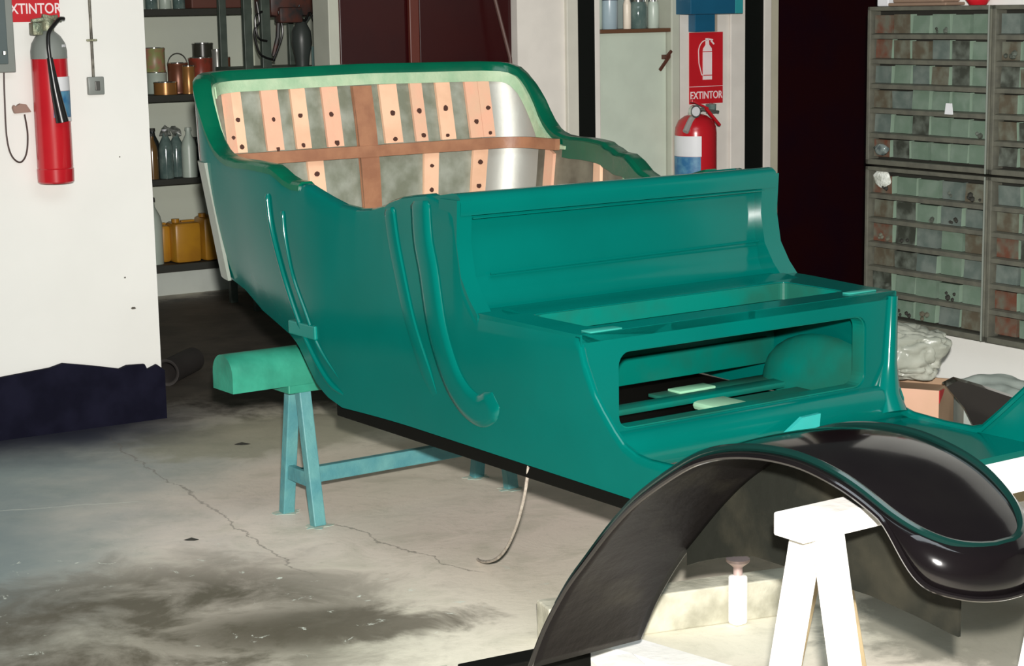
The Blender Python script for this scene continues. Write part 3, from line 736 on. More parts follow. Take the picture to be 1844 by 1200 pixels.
b = bmesh.new(); box(b, -.02, .02, -.018, .018, .0, .13, .008); link('clamp_block', b, WHITEW, o, 40)
b = bmesh.new(); lathe(b, [(0, .13), (.012, .13), (.012, .15), (.03, .165), (.03, .172), (0, .172)]); link('clamp_screw', b, mat('pinkish_metal', (.6, .45, .42), .4, .3), o, 40)

# cord hanging from the sill
b = bmesh.new()
endp = Vector((-.109, 5.18, .005)); st = cw(-.235, -.397, .43)
gl = Vector((st.x, st.y, 0))
pts = [st] + [gl.lerp(endp, f) + Vector((0, 0, z)) for f, z in ((.06, .36), (.14, .295), (.25, .225), (.4, .15), (.58, .085), (.78, .035), (.94, .006))] + [endp]
pts = cat([tuple(p) for p in pts], 6); base = Vector((pts[-1][0], pts[-1][1], 0))
tube(b, [Vector(p) - base for p in pts], .0042, 8)
o = link('cord', b, ROPE, None, True); o.location = base; tag(o, 'thin pale cord hanging from the car sill down to the floor', 'cord')

# debris on the floor
for (x, y, s, lb) in ((-.989, 6.70, .03, 'dark leaf-like scrap on floor left of the turquoise sawhorse'), (-.966, 5.446, .022, 'small dark scrap on floor in front of the turquoise sawhorse')):
    b = bmesh.new(); n = 12; c = b.verts.new((0, 0, .008)); ring = [b.verts.new((s * random.uniform(.8, 1.1) * math.cos(2 * math.pi * k / n), s * .45 * random.uniform(.8, 1.1) * math.sin(2 * math.pi * k / n), .0005)) for k in range(n)]
    for k in range(n): b.faces.new((c, ring[k], ring[(k + 1) % n]))
    b.faces.new(ring[::-1])
    o = link('debris_scrap', b, MUD, None); o.location = (x, y, 0); tag(o, lb, 'scrap')

# pipe at the wall foot
o = empty('drain_pipe', (-1.46, 7.82, .056), 'dark open pipe lying on floor at the corner of the white wall', 'pipe', math.radians(-12))
b = bmesh.new(); n = 28; Rr = .054
rings = []
for (r, y) in ((Rr, .30), (Rr, 0), (Rr + .004, -.003), (Rr - .006, -.003), (Rr - .012, .004), (Rr - .012, .30)):
    rings.append([b.verts.new((r * math.cos(2 * math.pi * k / n), y, r * math.sin(2 * math.pi * k / n))) for k in range(n)])
for i in range(len(rings)):
    A = rings[i]; B = rings[(i + 1) % len(rings)]
    for k in range(n): b.faces.new((A[k], A[(k + 1) % n], B[(k + 1) % n], B[k]))
link('pipe_tube', b, mat('sooty_pipe', (.03, .026, .024), .6, c2=(.045, .04, .036), scale=4), o, 50)
b = bmesh.new(); lathe(b, [(0, 0), (Rr - .013, 0), (Rr - .013, .002), (0, .002)]); bmesh.ops.rotate(b, verts=b.verts, matrix=Matrix.Rotation(math.radians(-90), 3, 'X')); bmesh.ops.translate(b, verts=b.verts, vec=(0, .25, 0)); link('pipe_plug', b, CHASSIS, o)

# ------------------------------------------------------------------ extinguishers, signs, switch (on the back wall)
def text_on(bm, s, size, x, y, z, mi=0, sx=1.0): text_mesh(bm, s, size, Matrix.Translation((x, y, z)) @ Matrix.Rotation(math.radians(90), 4, 'X'), mi, sx=sx)
def curved_label(parent, name, r, a0, a1, z0, z1, m):
    b = bmesh.new(); n = 12; prev = None
    for i in range(n + 1):
        a = math.radians(a0 + (a1 - a0) * i / n); rr = r + .0012
        row = [b.verts.new((rr * math.cos(a), rr * math.sin(a), z0)), b.verts.new((rr * math.cos(a), rr * math.sin(a), z1)), b.verts.new(((r - .002) * math.cos(a), (r - .002) * math.sin(a), z1)), b.verts.new(((r - .002) * math.cos(a), (r - .002) * math.sin(a), z0))]
        if prev:
            for k in range(4): b.faces.new((prev[k], row[k], row[(k + 1) % 4], prev[(k + 1) % 4]))
        prev = row
    return link(name, b, m, parent, 50)
# tall grey-topped one
e = empty('fire_extinguisher', rw(-.425, -.075, .945), 'tall red fire extinguisher with grey shoulder and black horn on left wall', 'fire extinguisher', RA)
b = bmesh.new(); r = .066
lathe(b, [(0, .0), (.060, .0), (.066, .006), (.067, .052), (.064, .055), (r - .001, .06), (r - .001, .45), (0, .45)]); link('cylinder', b, RED, e, 40)
b = bmesh.new(); lathe(b, [(r - .0005, .45), (r - .0005, .478), (.060, .505), (.045, .53), (.028, .545), (.02, .55), (.02, .565), (0, .565)]); link('shoulder', b, GREYP, e, 40)
b = bmesh.new(); box(b, -.062, -.025, -.03, .02, .535, .58, .004); lathe(b, [(0, .55), (.024, .55), (.026, .59), (.015, .605), (0, .605)]); beam(b, (-.06, -.01, .585), (.035, -.01, .60), .025, .014); beam(b, (-.02, -.01, .605), (.05, -.01, .585), .022, .012)
link('valve', b, BRASS, e, 40)
b = bmesh.new(); tube(b, cat([(.052, -.03, .592), (.03, -.045, .59), (.0, -.06, .565), (-.02, -.07, .54), (-.026, -.078, .50), (-.024, -.08, .45)], 5), .0075, 10); tube(b, [(-.024, -.08, .455), (-.012, -.084, .34), (.006, -.088, .225)], [.0105, .017, .0235], 16); link('discharge_horn', b, RUBBER, e, 40)
curved_label(e, 'label_upper', r, -104, -14, .335, .385, LABELW); curved_label(e, 'label_lower', r, -104, -14, .24, .334, LABELB); curved_label(e, 'shoulder_label', r * .93, -60, -15, .455, .50, LABELW); curved_label(e, 'label_foot', r, -60, -10, .225, .239, LABELW)
b = bmesh.new(); box(b, -.03, .03, .055, .074, .2, .24); box(b, -.01, .01, .02, .074, .545, .56); link('wall_bracket', b, DKMETAL, e)
# squat dark-red one with gauge
e = empty('fire_extinguisher', rw(2.495, -.105, .615), 'squat red fire extinguisher with gauge hanging under the pictogram sign', 'fire extinguisher', RA)
b = bmesh.new(); r = .094
lathe(b, [(0, 0), (.09, 0), (r, .01), (r, .37), (r * .97, .395), (.078, .425), (.05, .445), (.03, .452), (0, .455)]); link('cylinder', b, RED, e, 40)
b = bmesh.new(); lathe(b, [(0, .445), (.022, .445), (.022, .462), (.03, .465), (.03, .48), (0, .48)]); beam(b, (-.01, -.02, .478), (.09, -.05, .46), .018, .012); link('valve', b, DKMETAL, e, 40)
b = bmesh.new(); beam(b, (-.04, -.03, .512), (.03, -.05, .478), .02, .009); beam(b, (.02, -.045, .48), (.095, -.05, .40), .018, .012); lathe(b, [(0, -.010), (.010, -.006), (.010, .006), (0, .010)], -.042, -.03, .514, 12); link('lever', b, RED, e, 40)
b = bmesh.new(); lathe(b, [(0, 0), (.028, 0), (.028, .018), (0, .018)], seg=24); bmesh.ops.rotate(b, verts=b.verts, matrix=Matrix.Rotation(math.radians(90), 3, 'X')); bmesh.ops.translate(b, verts=b.verts, vec=(-.048, -.045, .468)); gp = link('gauge', b, CHROME, e, 40)
b = bmesh.new(); lathe(b, [(0, 0), (.021, 0), (.021, .002), (0, .002)], seg=24); bmesh.ops.rotate(b, verts=b.verts, matrix=Matrix.Rotation(math.radians(90), 3, 'X')); bmesh.ops.translate(b, verts=b.verts, vec=(-.048, -.0635, .468)); link('gauge_dial', b, LABELW, gp)
b = bmesh.new(); lathe(b, [(0, .455), (.022, .455), (.024, .495), (0, .50)], .07, -.02, 0, 16); link('seal_cup', b, GLASSG, e, 40)
b = bmesh.new(); tube(b, cat([(-.02, -.03, .46), (-.06, -.04, .425), (-.095, -.05, .38)], 4), [.014] * 9, 8); link('hose_end', b, mat('grey_sleeve', (.35, .33, .31), .5), e, True)
curved_label(e, 'label_upper', r, -212, -112, .27, .36, LABELW); curved_label(e, 'label_lower', r, -212, -114, .06, .269, LABELB)
b = bmesh.new(); box(b, -.03, .03, .08, .104, .3, .35); link('wall_bracket', b, DKMETAL, e)
# signs
def extinguisher_icon(b, cx, cz, H, y, mi=1):
    wd = H * .28
    prism(b, [(cx - wd / 2, cz - H * .5), (cx + wd / 2, cz - H * .5), (cx + wd / 2, cz - H * .405), (cx - wd / 2, cz - H * .405)], 'y', y, y + .002, mi)
    prism(b, [(cx - wd / 2, cz - H * .385), (cx + wd / 2, cz - H * .385), (cx + wd / 2, cz + H * .165), (cx - wd / 2, cz + H * .165)], 'y', y, y + .002, mi)
    prism(b, [(cx - wd / 2, cz + H * .185), (cx + wd / 2, cz + H * .185), (cx + wd * .46, cz + H * .26), (cx + wd * .2, cz + H * .34), (cx + wd * .14, cz + H * .5), (cx - wd * .2, cz + H * .5), (cx - wd * .2, cz + H * .34), (cx - wd * .44, cz + H * .26)], 'y', y, y + .002, mi)
    prism(b, [(cx + wd * .1, cz + H * .5), (cx + wd * .62, cz + H * .47), (cx + wd * .6, cz + H * .44), (cx + wd * .1, cz + H * .455)], 'y', y, y + .002, mi)
    prism(b, [(cx + wd * .45, cz + H * .46), (cx + wd * .78, cz + H * .36), (cx + wd * .68, cz + H * .34), (cx + wd * .36, cz + H * .42)], 'y', y, y + .002, mi)
    arc = []
    for k in range(13):
        a = math.radians(80 + 95 * k / 12); arc.append((cx - wd * .15 + wd * .82 * math.cos(a), cz + H * .16 + H * .29 * math.sin(a)))
    arc += [(cx - wd * .92, cz - H * .1), (cx - wd * .62, cz - H * .38), (cx - wd * .45, cz - H * .39)]
    for p, q in zip(arc, arc[1:]):
        beam(b, (p[0], y + .001, p[1]), (q[0], y + .001, q[1]), .004, .002, up=(0, 1, 0), bev=0, mi=mi)
b = bmesh.new(); box(b, 2.537, 2.728, -.004, -.0005, 1.105, 1.424, .001, 0)
box(b, 2.537, 2.728, -.0048, -.0042, 1.1815, 1.1835, 0, 1)
extinguisher_icon(b, 2.638, 1.305, .185, -.0062); text_on(b, 'EXTINTOR', .047, 2.632, -.0052, 1.142, 1, sx=.80)
o = link('wall_sign', b, None, None, mtx=RM, mats=[REDSIGN, SIGNW]); tag(o, 'red fire extinguisher pictogram sign reading EXTINTOR above the squat extinguisher', 'sign')
b = bmesh.new(); box(b, -.56, -.351, -.004, -.0005, 1.527, 1.83, .001, 0); extinguisher_icon(b, -.455, 1.71, .17, -.0062); text_on(b, 'EXTINTOR', .052, -.452, -.0052, 1.573, 1, sx=.84)
o = link('wall_sign', b, None, None, mtx=RM, mats=[REDSIGN, SIGNW]); tag(o, 'red sign at top left cut by the frame above the tall extinguisher', 'sign')
# meter box at the left edge
e = empty('meter_box', rw(-.66, -.001, 1.35), 'grey metal box on the wall at the upper left corner of the photo', 'electrical box', RA)
b = bmesh.new(); box(b, -.16, .118, -.055, 0, 0, .4, .004); link('box_case', b, GREYP, e)
b = bmesh.new(); box(b, -.13, .09, -.062, -.054, .03, .37, .003); link('box_door', b, mat('box_door_grey', (.10, .13, .13), .35), e)
b = bmesh.new(); lathe(b, [(0, -.006), (.009, -.006), (.009, .006), (0, .006)], .075, -.064, .07, 12); link('box_latch', b, CHROME, e)
# cable with clip
b = bmesh.new(); P = cat([(-.574, -.012, 1.352), (-.577, -.01, 1.25), (-.578, -.01, 1.12), (-.565, -.01, 1.05), (-.535, -.01, 1.022), (-.51, -.01, 1.05), (-.50, -.01, 1.12), (-.507, -.01, 1.195)], 6)
tube(b, P, .0032, 8); o = link('cable_loop', b, mat('brown_cable', (.05, .03, .025), .5), None, True, RM); tag(o, 'thin dark cable looping down from grey box to the brown plug', 'cable')
b = bmesh.new(); pr = [(-.552, 1.222), (-.545, 1.232), (-.538, 1.222), (-.525, 1.236), (-.50, 1.232), (-.488, 1.212), (-.482, 1.203), (-.545, 1.20)]
prism(b, pr, 'y', -.018, -.001); bmesh.ops.bevel(b, geom=list(b.edges), offset=.002, segments=2, affect='EDGES'); o = link('plug', b, mat('brown_plug', (.30, .19, .15), .6), None, 40, RM); tag(o, 'small brown lumpy plug on the wall left of tall extinguisher', 'plug')
# conduit and switch
b = bmesh.new(); tube(b, [(-.237, -.008, 2.3), (-.238, -.008, 1.32)], .0055, 10); o = link('conduit', b, mat('dark_conduit', (.06, .055, .04), .5, c2=(.2, .19, .15), scale=30), None, 40, RM); tag(o, 'thin dark conduit running down the white wall to the switch', 'conduit')
b = bmesh.new(); box(b, -.256, -.218, -.016, 0, 1.452, 1.46, .002); c = link('conduit_clip', b, BRASS, o); c.matrix_world = RM
e = empty('wall_switch', rw(-.233, -.001, 1.256), 'square grey switch on the white wall beneath the conduit', 'switch', RA)
b = bmesh.new(); box(b, -.031, .031, -.022, 0, 0, .066, .004); link('switch_housing', b, GREYP, e, 40)
b = bmesh.new(); box(b, -.006, .012, -.028, -.02, .016, .05, .002); link('switch_rocker', b, DKMETAL, e)
# blue bracket above the sign
e = empty('blue_wall_bracket', rw(2.6, -.001, 1.43), 'blue enamelled bracket box on the wall directly above the pictogram sign', 'bracket', RA)
b = bmesh.new(); box(b, -.145, .105, -.12, 0, .075, .20, .003); link('bracket_box', b, BLUE, e)
b = bmesh.new(); box(b, .105, .15, -.12, 0, .075, .20, .003); link('bracket_side', b, BLUET, e)
b = bmesh.new(); box(b, -.066, .046, -.05, 0, -.003, .076, .002); link('bracket_stem', b, BLUE, e)
b = bmesh.new(); box(b, .046, .075, -.03, 0, -.003, .074, .002); link('bracket_edge', b, mat('beige_edge', (.4, .35, .28), .5), e)

# thin rod leaning against the maroon door
b = bmesh.new(); tube(b, [(1.52, -.02, 1.85), (1.505, -.03, 1.58), (1.555, -.06, 1.34), (1.585, -.12, 0.0)], .008, 8); o = link('leaning_rod', b, mat('brown_rod', (.10, .05, .04), .5), None, True, RM); tag(o, 'thin brownish rod leaning against the maroon door', 'rod')

# jars and bottles above the cupboard lip
def jar(name, x, y, z, r, h, m, mc, label, neck=.7, group=None, square=False):
    e = empty(name, rw(x, y, z), label, name.split('_')[-1], RA, group)
    b = bmesh.new(); sg = 4 if square else 22
    lathe(b, [(0, 0), (r * .92, 0), (r, r * .1), (r, h * .74), (r * .93, h * .80), (r * neck, h * .88), (r * neck, h * .92), (0, h * .92)], seg=sg); 
    if square: bmesh.ops.rotate(b, verts=b.verts, matrix=Matrix.Rotation(math.radians(45), 3, 'Z'))
    link('body', b, m, e, 40)
    b = bmesh.new(); lathe(b, [(0, h * .9), (r * neck * 1.1, h * .9), (r * neck * 1.1, h), (0, h)]); link('lid', b, mc, e, 40)
    return e
zs = 1.447
jar('glass_jar', 2.09, .08, zs, .028, .17, MILKY, CHROME, 'pale frosted bottle at left end of the opening above the cupboard door')
e = jar('glass_jar', 2.155, .07, zs, .036, .20, mat('pale_blue_white', (.35, .45, .5), .3), NAVYB, 'pale blue bottle with navy band on the cupboard ledge')
b = bmesh.new(); lathe(b, [(.0362, .125), (.0375, .125), (.0375, .19), (.0362, .19)]); link('band', b, NAVYB, e)
jar('glass_jar', 2.235, .05, zs, .018, .14, mat('cream_tube', (.85, .75, .62), .4), LABELW, 'narrow cream tube standing on the cupboard ledge')
jar('glass_jar', 2.31, .07, zs, .040, .13, GLASSG, CHROME, 'wide grey glass jar on the cupboard ledge', .8)
jar('glass_jar', 2.385, .06, zs, .026, .13, MILKY, CHROME, 'small milky jar at right end of the cupboard ledge', .8)

# ------------------------------------------------------------------ recess shelves
shelf_y0, shelf_y1 = 3.0, 3.3
shelves = [('highest', 1.535, 1.572), ('second', 1.07, 1.108), ('third', .615, .648), ('lowest', .13, .172)]
for nm, z0, z1 in shelves:
    b = bmesh.new(); box(b, .3 - 1.2, 1.78 - 1.2, 0, .3, z0, z1, .003); o = link('wall_shelf', b, SHELFM, None); o.location = rw(1.2, 3.0); o.rotation_euler = (0, 0, RA)
    tag(o, nm + ' dark shelf board in the recess behind the white wall', 'shelf')
b = bmesh.new(); box(b, .3, 1.8, 3.02, 3.3, 0, .129, .003); struct('baseboard_back', b, mat('plinth_white', (.62, .66, .60), .6))
def can(x, z, r, h, m, label, y=3.08, rim=CHROME, name='paint_tin', lid=True):
    e = empty(name, rw(x, y, z), label, 'tin' if name == 'paint_tin' else name.split('_')[-1], RA)
    b = bmesh.new(); lathe(b, [(0, 0), (r, 0), (r, h * .06), (r * .97, h * .08), (r * .97, h * .92), (r, h * .94), (r, h), (0, h)]); link('body', b, m, e, 40)
    if lid: b = bmesh.new(); lathe(b, [(r * .86, h), (r * .9, h + .004), (r * .98, h + .004), (r * .98, h), (r * .86, h)]); link('lid_rim', b, rim, e, 40)
    return e
z2 = 1.109; z3 = .649; z4 = .173
can(1.275, z2, .066, .065, TINBR, 'low brass coloured tin on the second shelf in front of a white tub', 3.07)
can(1.285, z2, .058, .115, MILKY, 'white tub on the second shelf under a printed tin', 3.22)
can(1.278, z2 + .12, .060, .13, TINLBL, 'green and red printed tin stacked on the white tub', 3.22)
e = can(1.392, z2, .058, .165, COPPER, 'copper brown pail with wire handle on the second shelf', 3.17, name='handled_pail')
b = bmesh.new(); tube(b, [(.058 * math.cos(a), 0, .155 + .065 * math.sin(a)) for a in [math.pi * k / 14 for k in range(15)]], .003, 6); link('wire_handle', b, DKMETAL, e, True)
can(1.405, z2, .036, .15, TINBR, 'tall brownish tin in front of the copper pail', 3.05)
can(1.535, z2, .07, .19, TINRED, 'red tin on the second shelf behind the corner of the car', 3.18)
can(1.55, z2 + .195, .06, .075, mat('dark_tin', (.04, .04, .03), .3), 'dark short tin stacked on the red tin', 3.18)
can(1.575, z2, .030, .235, mat('silver_can', (.45, .45, .42), .25, .6), 'silver spray can with black cap in front of the red tin', 3.04, name='spray_can')
can(1.655, z2, .032, .19, COPPER, 'narrow dark copper tin right of the silver spray can', 3.12)
# third shelf bottles
def bottle(x, z, r, h, m, mc, label, y=3.1): 
    e = empty('bottle', rw(x, y, z), label, 'bottle', RA); b = bmesh.new()
    lathe(b, [(0, 0), (r, 0), (r, h * .6), (r * .85, h * .72), (r * .4, h * .86), (r * .35, h * .95), (0, h * .95)]); link('body', b, m, e, 40)
    b = bmesh.new(); lathe(b, [(0, h * .94), (r * .45, h * .94), (r * .42, h), (0, h)]); link('cap', b, mc, e, 40); return e
bottle(1.175, z3, .032, .25, mat('amber_bottle', (.16, .09, .03), .2), SHELFM, 'amber bottle at the left end of the third shelf', 3.06)
bottle(1.235, z3, .04, .27, mat('black_bottle', (.02, .025, .025), .2), SHELFM, 'dark bottle second from left on the third shelf', 3.2)
for (x, h, lb, y) in ((1.255, .27, 'grey glass bottle with crumpled foil at its neck, left of two', 3.06), (1.345, .26, 'grey glass bottle with crumpled foil, right of two', 3.13)):
    e = bottle(x, z3, .040, h, GLASSG, LABELW, lb, y)
    b = bmesh.new(); bmesh.ops.create_icosphere(b, subdivisions=2, radius=.036)
    for v in b.verts: v.co = v.co * random.uniform(.4, 1.15) + Vector((0, 0, h * .95))
    link('foil_wrap', b, mat('crumpled_foil', (.40, .42, .38), .25, .4, c2=(.12, .14, .12), scale=40), e)
bottle(1.385, z3, .042, .275, MILKY, MILKY, 'milky white plastic bottle on the third shelf', 3.045)
bottle(1.475, z3, .038, .21, mat('black_bottle', (.02, .025, .025), .2), SHELFM, 'short dark bottle right of the milky bottle', 3.18)
# lowest shelf
bottle(1.165, z4, .06, .37, MILKY, DKMETAL, 'tall milky canister at the left end of the lowest shelf', 3.1)
def jerry(x, w_, h, label, y=3.08):
    e = empty('plastic_container', rw(x, y, z4), label, 'container', RA); b = bmesh.new(); box(b, -w_ / 2, w_ / 2, -.07, .09, 0, h, .02); link('body', b, ORANGE, e, 40)
    b = bmesh.new(); lathe(b, [(0, h), (.022, h), (.022, h + .02), (0, h + .02)], -w_ * .3, 0, 0, 16); link('cap', b, ORANGE, e, 40)
    b = bmesh.new(); beam(b, (-w_ * .1, 0, h + .004), (w_ * .4, 0, h + .004), .03, .012); link('grip', b, ORANGE, e); return e
jerry(1.245, .06, .21, 'narrow ochre container behind on the lowest shelf', 3.16)
jerry(1.345, .155, .225, 'large ochre plastic container on the lowest shelf')
jerry(1.49, .10, .245, 'taller ochre plastic container next to the car on the lowest shelf')
# top shelf row seen from below
for (x, lb, m) in ((1.15, 'milky jar at left end of the highest shelf', MILKY), (1.22, 'dark jar on the highest shelf', GLASSG), (1.30, 'grey glass jar on the highest shelf', MILKY), (1.38, 'grey jar on highest shelf left of the red box', GLASSG)):
    can(x, 1.573, .035, .10, m, lb, 3.08, name='glass_jar')
b = bmesh.new(); box(b, -.17, .17, -.08, .1, 0, .12, .006); o = link('storage_box', b, mat('reddish_box', (.14, .05, .035), .6), None); o.location = rw(1.60, 3.1, 1.573); o.rotation_euler = (0, 0, RA); tag(o, 'reddish brown box on the highest shelf', 'box')

# metal rack with hanging bits
e = empty('metal_rack', rw(1.6, 2.2), 'grey green metal rack behind the rear of the car beside the maroon door', 'rack', RA)
for x, y, wd in ((-.215, 0, .045), (-.115, .0, .05), (.195, 0, .03), (-.2, .35, .04), (.195, .35, .03)):
    b = bmesh.new(); box(b, x - wd / 2, x + wd / 2, y - .015, y + .015, 0, 2.1, .002); link('post', b, GMETAL, e)
for z in (.4, .85, 1.265, 1.72):
    b = bmesh.new(); box(b, -.24, .22, -.02, .37, z - .025, z, .002); link('rack_shelf', b, GMETAL, e)
for i, (pts) in enumerate(([(-.17, 1.6), (-.16, 1.5), (-.19, 1.45), (-.17, 1.35), (-.14, 1.32), (-.08, 1.30)], [(-.14, 1.55), (-.18, 1.52), (-.17, 1.42), (-.12, 1.40)], [(.07, 1.58), (.06, 1.53), (.10, 1.50), (.13, 1.54), (.16, 1.46)], [(-.05, 1.55), (-.03, 1.45), (-.06, 1.36), (-.09, 1.30)])):
    b = bmesh.new(); tube(b, cat([(x, -.03, z) for x, z in pts], 5), .006, 8); o = link('hanging_cable', b, RUBBER, None, True, Matrix.Translation(rw(1.6, 2.2)) @ Matrix.Rotation(RA, 4, 'Z'))
    tag(o, ['dark cable hanging along left post of metal rack', 'short dark cable hooked near left post of the rack', 'dark curly cable above the grey tool on the rack', 'dark cable hanging beneath the reddish machine'][i], 'cable')
b = bmesh.new(); box(b, -.09, .17, -.02, .2, 0, .17, .03); tube(b, [(-.02, .03, .02), (-.03, .03, -.10), (-.06, .03, -.2)], .012, 8); box(b, -.05, .08, -.05, .03, -.03, .05, .01); o = link('small_machine', b, mat('rusty_machine', (.10, .035, .025), .5, c2=(.03, .03, .03), scale=18), None, 40); o.location = rw(1.6, 2.2, 1.52); o.rotation_euler = (0, 0, RA); tag(o, 'rusty reddish machine hanging at the top of the metal rack', 'machine')
b = bmesh.new(); lathe(b, [(0, 0), (.035, 0), (.04, .05), (.055, .12), (.05, .18), (.03, .22), (.012, .25), (0, .25)], seg=16); beam(b, (.0, 0, .2), (.05, 0, .26), .02, .02); o = link('hand_tool', b, mat('dark_tool', (.05, .06, .055), .4), None, 40); o.location = rw(1.71, 2.24, 1.265); o.rotation_euler = (0, 0, RA); tag(o, 'dark grey hand tool standing on the metal rack shelf', 'tool')
b = bmesh.new(); lathe(b, [(0, 0), (.018, 0), (.018, .10), (0, .10)], seg=16); o = link('small_bottle', b, mat('pale_teal_plastic', (.25, .4, .38), .4), None, 40); o.location = rw(1.765, 2.2, 1.265); tag(o, 'small pale blue bottle on the metal rack right of the dark tool', 'bottle')

# ------------------------------------------------------------------ small-parts cabinets on the right wall
XF = 2.35
def cabinet(label, y_far, width, z0, z1, cols_, rows_, seed):
    rnd = random.Random(seed)
    e = empty('parts_cabinet', rw(XF + .098, y_far - width / 2, z0), label, 'cabinet', RA)   # local: x into wall, y away from the viewer
    H = z1 - z0; W = width; D = .098; fr = .016
    b = bmesh.new(); box(b, -.045, -.04, -W / 2 + fr, W / 2 - fr, fr, H - fr); link('back_panel', b, CABD, e)  # dark back panel: shadow under the shelves put into its colour
    b = bmesh.new(); box(b, -D, 0, W / 2 - fr, W / 2, 0, H, .003); box(b, -D, 0, -W / 2, -W / 2 + fr, 0, H, .003); box(b, -D, 0, -W / 2, W / 2, 0, fr * 1.3, .003); box(b, -D, 0, -W / 2, W / 2, H - fr, H, .003); link('outer_frame', b, CABF, e)
    b = bmesh.new(); beam(b, (-D - .004, -W / 2 + .008, 0), (-D - .004, -W / 2 + .008, H), .006, .008, up=(1, 0, 0)); link('edge_strip', b, mat('pale_edge_strip', (.30, .33, .29), .35, .4), e)
    rp = (H - fr * 2.3) / rows_; cp_ = (W - fr * 2) / cols_
    for r_ in range(rows_):
        zr = fr * 1.3 + rp * r_
        if r_:
            b = bmesh.new(); prism(b, [(-D + .004, zr - .011), (-D + .004, zr + .005), (-D + .02, zr + .009), (-.04, zr + .009), (-.04, zr - .004)], 'y', -W / 2 + fr, W / 2 - fr); link('shelf_rail', b, CABF, e)
        for c_ in range(cols_):
            yc = W / 2 - fr - cp_ * (c_ + .5); wd = cp_ * .86; zt = zr + rp * rnd.uniform(.78, .86)
            mm = rnd.choice([DR[0], DR[0], DR[1], DR[0], DR[2], DR[3]]) if not (c_ == 0 and rows_) else rnd.choice([DR[2], DR[4], DR[1], DR[3]])
            hb = bmesh.new(); x0 = -D + rnd.uniform(.018, .03); tilt = rnd.uniform(-.004, .006)
            b = bmesh.new()
            # bin body: front; near side paler, with flash light put into its colour
            A = [(x0, zr + .010), (x0 + tilt, zt), (-.042, zt), (-.042, zr + .010)]
            prism(b, A, 'y', yc - wd / 2, yc + wd / 2, 0)
            for f in b.faces:
                if abs(f.calc_center_median().y - (yc - wd / 2)) < 1e-4: f.material_index = 1
            d_ = link('drawer', b, None, e, mats=[mm, BINS if rnd.random() < .75 else mm])
            if rnd.random() < .3:
                b = bmesh.new(); n = rnd.randint(2, 5)
                for q in range(n):
                    s = bmesh.new(); bmesh.ops.create_icosphere(s, subdivisions=1, radius=rnd.uniform(.006, .013)); 
                    merge(b, s, 0, Matrix.Translation((x0 - .001, yc + rnd.uniform(-.3, .3) * wd, zr + rp * rnd.uniform(.15, .4))))
                link('drawer_contents', b, rnd.choice([DR[3], DR[2], CABD]), d_, 40)
    return e
c1 = cabinet('upper small parts cabinet left of the pale vertical divider', -1.36, .635, .93, 1.528, 6, 6, 3)
c2 = cabinet('lower small parts cabinet directly above the grey plastic bag', -1.36, .635, .322, .922, 5, 6, 5)
c3 = cabinet('upper small parts cabinet cut by the right edge of the photo', -2.0, .635, .93, 1.528, 6, 6, 11)
c4 = cabinet('lower small parts cabinet cut by the right edge of the photo', -2.0, .635, .322, .922, 5, 6, 13)
# bright reflection and highlight in two bins, modelled as crumpled packets
def crumple(name, x, y, z, sx, sy, sz, m, label, cat_, seed=1, parent=None, amp=.35, sub=4):
    b = bmesh.new(); bmesh.ops.create_icosphere(b, subdivisions=sub, radius=1)
    for v in b.verts:
        n = noise.noise(v.co * 1.6 + Vector((seed, 0, 0))) + .5 * abs(noise.noise(v.co * 4 + Vector((0, seed, 0))))
        p = v.co * (1 + amp * n); v.co = Vector((p.x * sx, p.y * sy, p.z * sz))
    mn = min(v.co.z for v in b.verts)
    for v in b.verts: v.co.z -= mn
    o = link(name, b, m, parent, 50); o.location = rw(x, y, z) if not parent else (x, y, z); o.rotation_euler = (0, 0, RA if not parent else 0)
    if not parent: tag(o, label, cat_)
    return o
crumple('bin_highlight', XF + .018, -1.435, .842, .012, .046, .034, PLASTW, 'bright reflection shaped as a crumpled packet in the first bin of the lower cabinet', 'packet', 3, amp=.2, sub=3)
crumple('bin_highlight', XF + .016, -1.43, .965, .012, .036, .020, mat('highlight_shine', (.35, .42, .40), .12, .5, c2=(.03, .06, .07), scale=30, detail=2), 'bright highlight shaped as a shiny packet in the bottom left bin of the upper cabinet', 'packet', 8, amp=.3, sub=3)
b = bmesh.new(); prism(b, [(-.018, 0), (.018, 0), (.012, .04), (-.012, .04)], 'y', -.004, .004); o = link('paper_tag', b, LABELW, None); o.location = rw(XF - .002, -1.80, 1.137); o.rotation_euler = (0, 0, RA - math.pi / 2); tag(o, 'small cream paper tag in the middle of the upper cabinet', 'tag')
# things on top of the cabinets
b = bmesh.new(); box(b, -.05, .05, -.15, .15, 0, .012, .004); box(b, -.045, .045, -.13, .13, .012, .09, .006); o = link('wooden_tray', b, mat('tray_brown', (.25, .17, .12), .5), None); o.location = rw(XF + .05, -1.62, 1.529); o.rotation_euler = (0, 0, RA); tag(o, 'brownish tray lying on top of the upper left cabinet', 'tray')
b = bmesh.new(); lathe(b, [(0, 0), (.03, 0), (.045, .02), (.045, .08), (0, .08)], seg=20); o = link('red_bowl', b, RED, None, 40); o.location = rw(XF + .05, -1.88, 1.529); tag(o, 'red bowl on top of the cabinet near the divider', 'bowl')
b = bmesh.new(); box(b, -.03, .03, -.03, .03, 0, .07, .004); o = link('white_carton', b, LABELW, None); o.location = rw(XF + .05, -1.42, 1.529); o.rotation_euler = (0, 0, RA); tag(o, 'small white carton at the left end on top of the cabinet', 'carton')

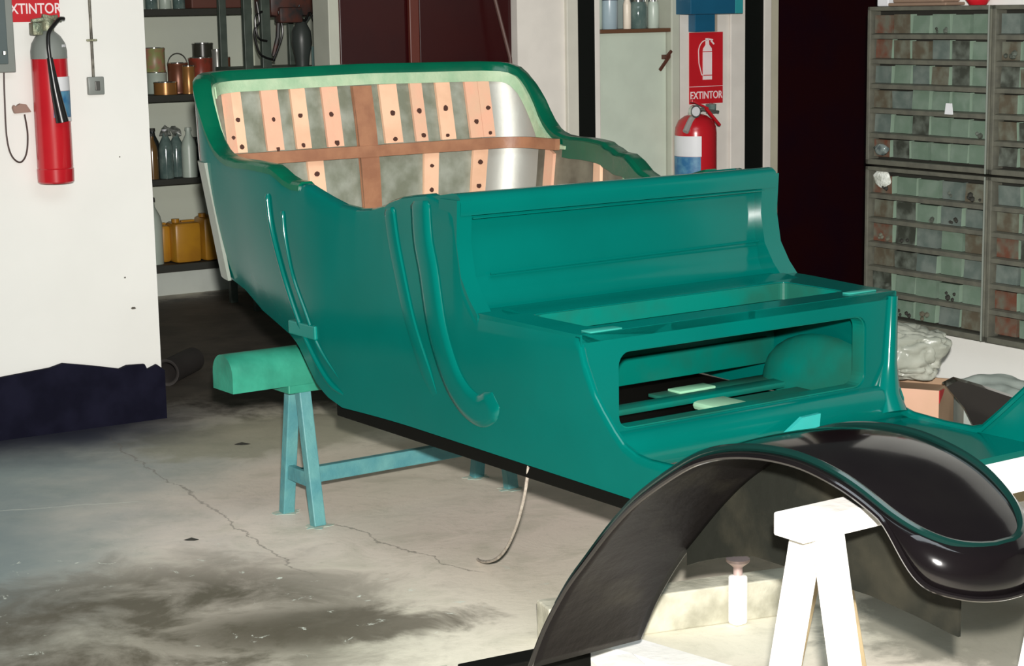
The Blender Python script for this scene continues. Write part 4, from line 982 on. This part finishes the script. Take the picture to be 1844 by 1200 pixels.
# ------------------------------------------------------------------ box, bag and panel at the foot of the right wall
def px_at(v, u, z): return cw(v, u, z)
e = empty('cardboard_box', (1.315, 6.144, 0), 'tan cardboard box on the floor beyond the car with a bag on top', 'box', math.radians(-26))
b = bmesh.new(); box(b, -.17, .10, .0, .006, 0, .278); link('box_front', b, CARD, e)
b = bmesh.new(); box(b, .094, .10, .006, .22, 0, .278); link('box_side', b, CARDB, e)
b = bmesh.new(); box(b, -.17, -.164, .006, .214, 0, .278); box(b, -.17, .10, .214, .22, 0, .278); box(b, -.164, .094, .006, .214, 0, .006); box(b, -.164, .094, .006, .214, .25, .256); link('box_back', b, CARDB, e)
b = bmesh.new(); prism(b, [(.0, .278), (.07, .272), (.05, .256), (.0, .235)], 'x', .1005, .1025); link('tape_corner', b, REDT, e)
b = bmesh.new(); bmesh.ops.create_icosphere(b, subdivisions=5, radius=1)
for v in b.verts:
    c = v.co.copy(); n = c.normalized()
    q = Vector([math.copysign(abs(x) ** .75, x) for x in n])            # boxier than a ball
    f = noise.noise(n * 1.3 + Vector((4, 0, 2)))
    fold = abs(noise.noise(Vector((n.x * 2.2 + n.z, n.y * 2.0, n.z * 2.6 - n.x)) + Vector((7, 1, 3))))
    k = .92 + .28 * f - .26 * (1 - min(1, fold * 5)) * .5 + .04 * noise.noise(n * 7)
    v.co = Vector((q.x * k * .135, q.y * k * .10, q.z * k * .102))
    if v.co.x < 0: v.co.z *= 1 + .25 * min(1, -v.co.x / .12)
mn = min(v.co.z for v in b.verts)
for v in b.verts: v.co.z -= mn
o = link('plastic_bag', b, BAG, None, 60); o.location = (1.325, 6.24, .280); tag(o, 'crumpled grey translucent plastic bag on top of the cardboard box', 'bag')
b = bmesh.new(); prism(b, [(1.424, .318), (1.458, .333), (1.552, .302), (1.77, .22), (1.77, 0), (1.53, 0), (1.52, .175), (1.483, .248)], 'y', 6.075, 6.09)
prism(b, [(1.424, .318), (1.458, .333), (1.552, .302), (1.77, .22), (1.77, .235), (1.552, .312), (1.458, .341), (1.42, .322)], 'y', 6.06, 6.13)
for v in b.verts: v.co -= Vector((1.6, 6.1, 0)); v.co.z = max(v.co.z, .022)
o = link('black_panel', b, BLACK, None); o.location = (1.6, 6.1, -.022); tag(o, 'black curved metal panel leaning right of the cardboard box', 'panel')
b = bmesh.new(); bmesh.ops.create_grid(b, x_segments=24, y_segments=16, size=1)
for v in b.verts:
    x, y = v.co.x, v.co.y; v.co = Vector((x * .14, y * .10 + .03, .235 + .03 * y - .02 * x * x + .025 * noise.noise(Vector((x * 2, y * 2, 5)))))
g = bmesh.ops.extrude_face_region(b, geom=list(b.faces))
for v in [q for q in g['geom'] if isinstance(q, bmesh.types.BMVert)]: v.co.z = 0.0
o = link('grey_cover', b, GREYC, None, 40); o.location = (1.66, 6.30, 0); tag(o, 'grey crumpled cover over something behind the black panel', 'cover')

sc.cycles.max_bounces = 8
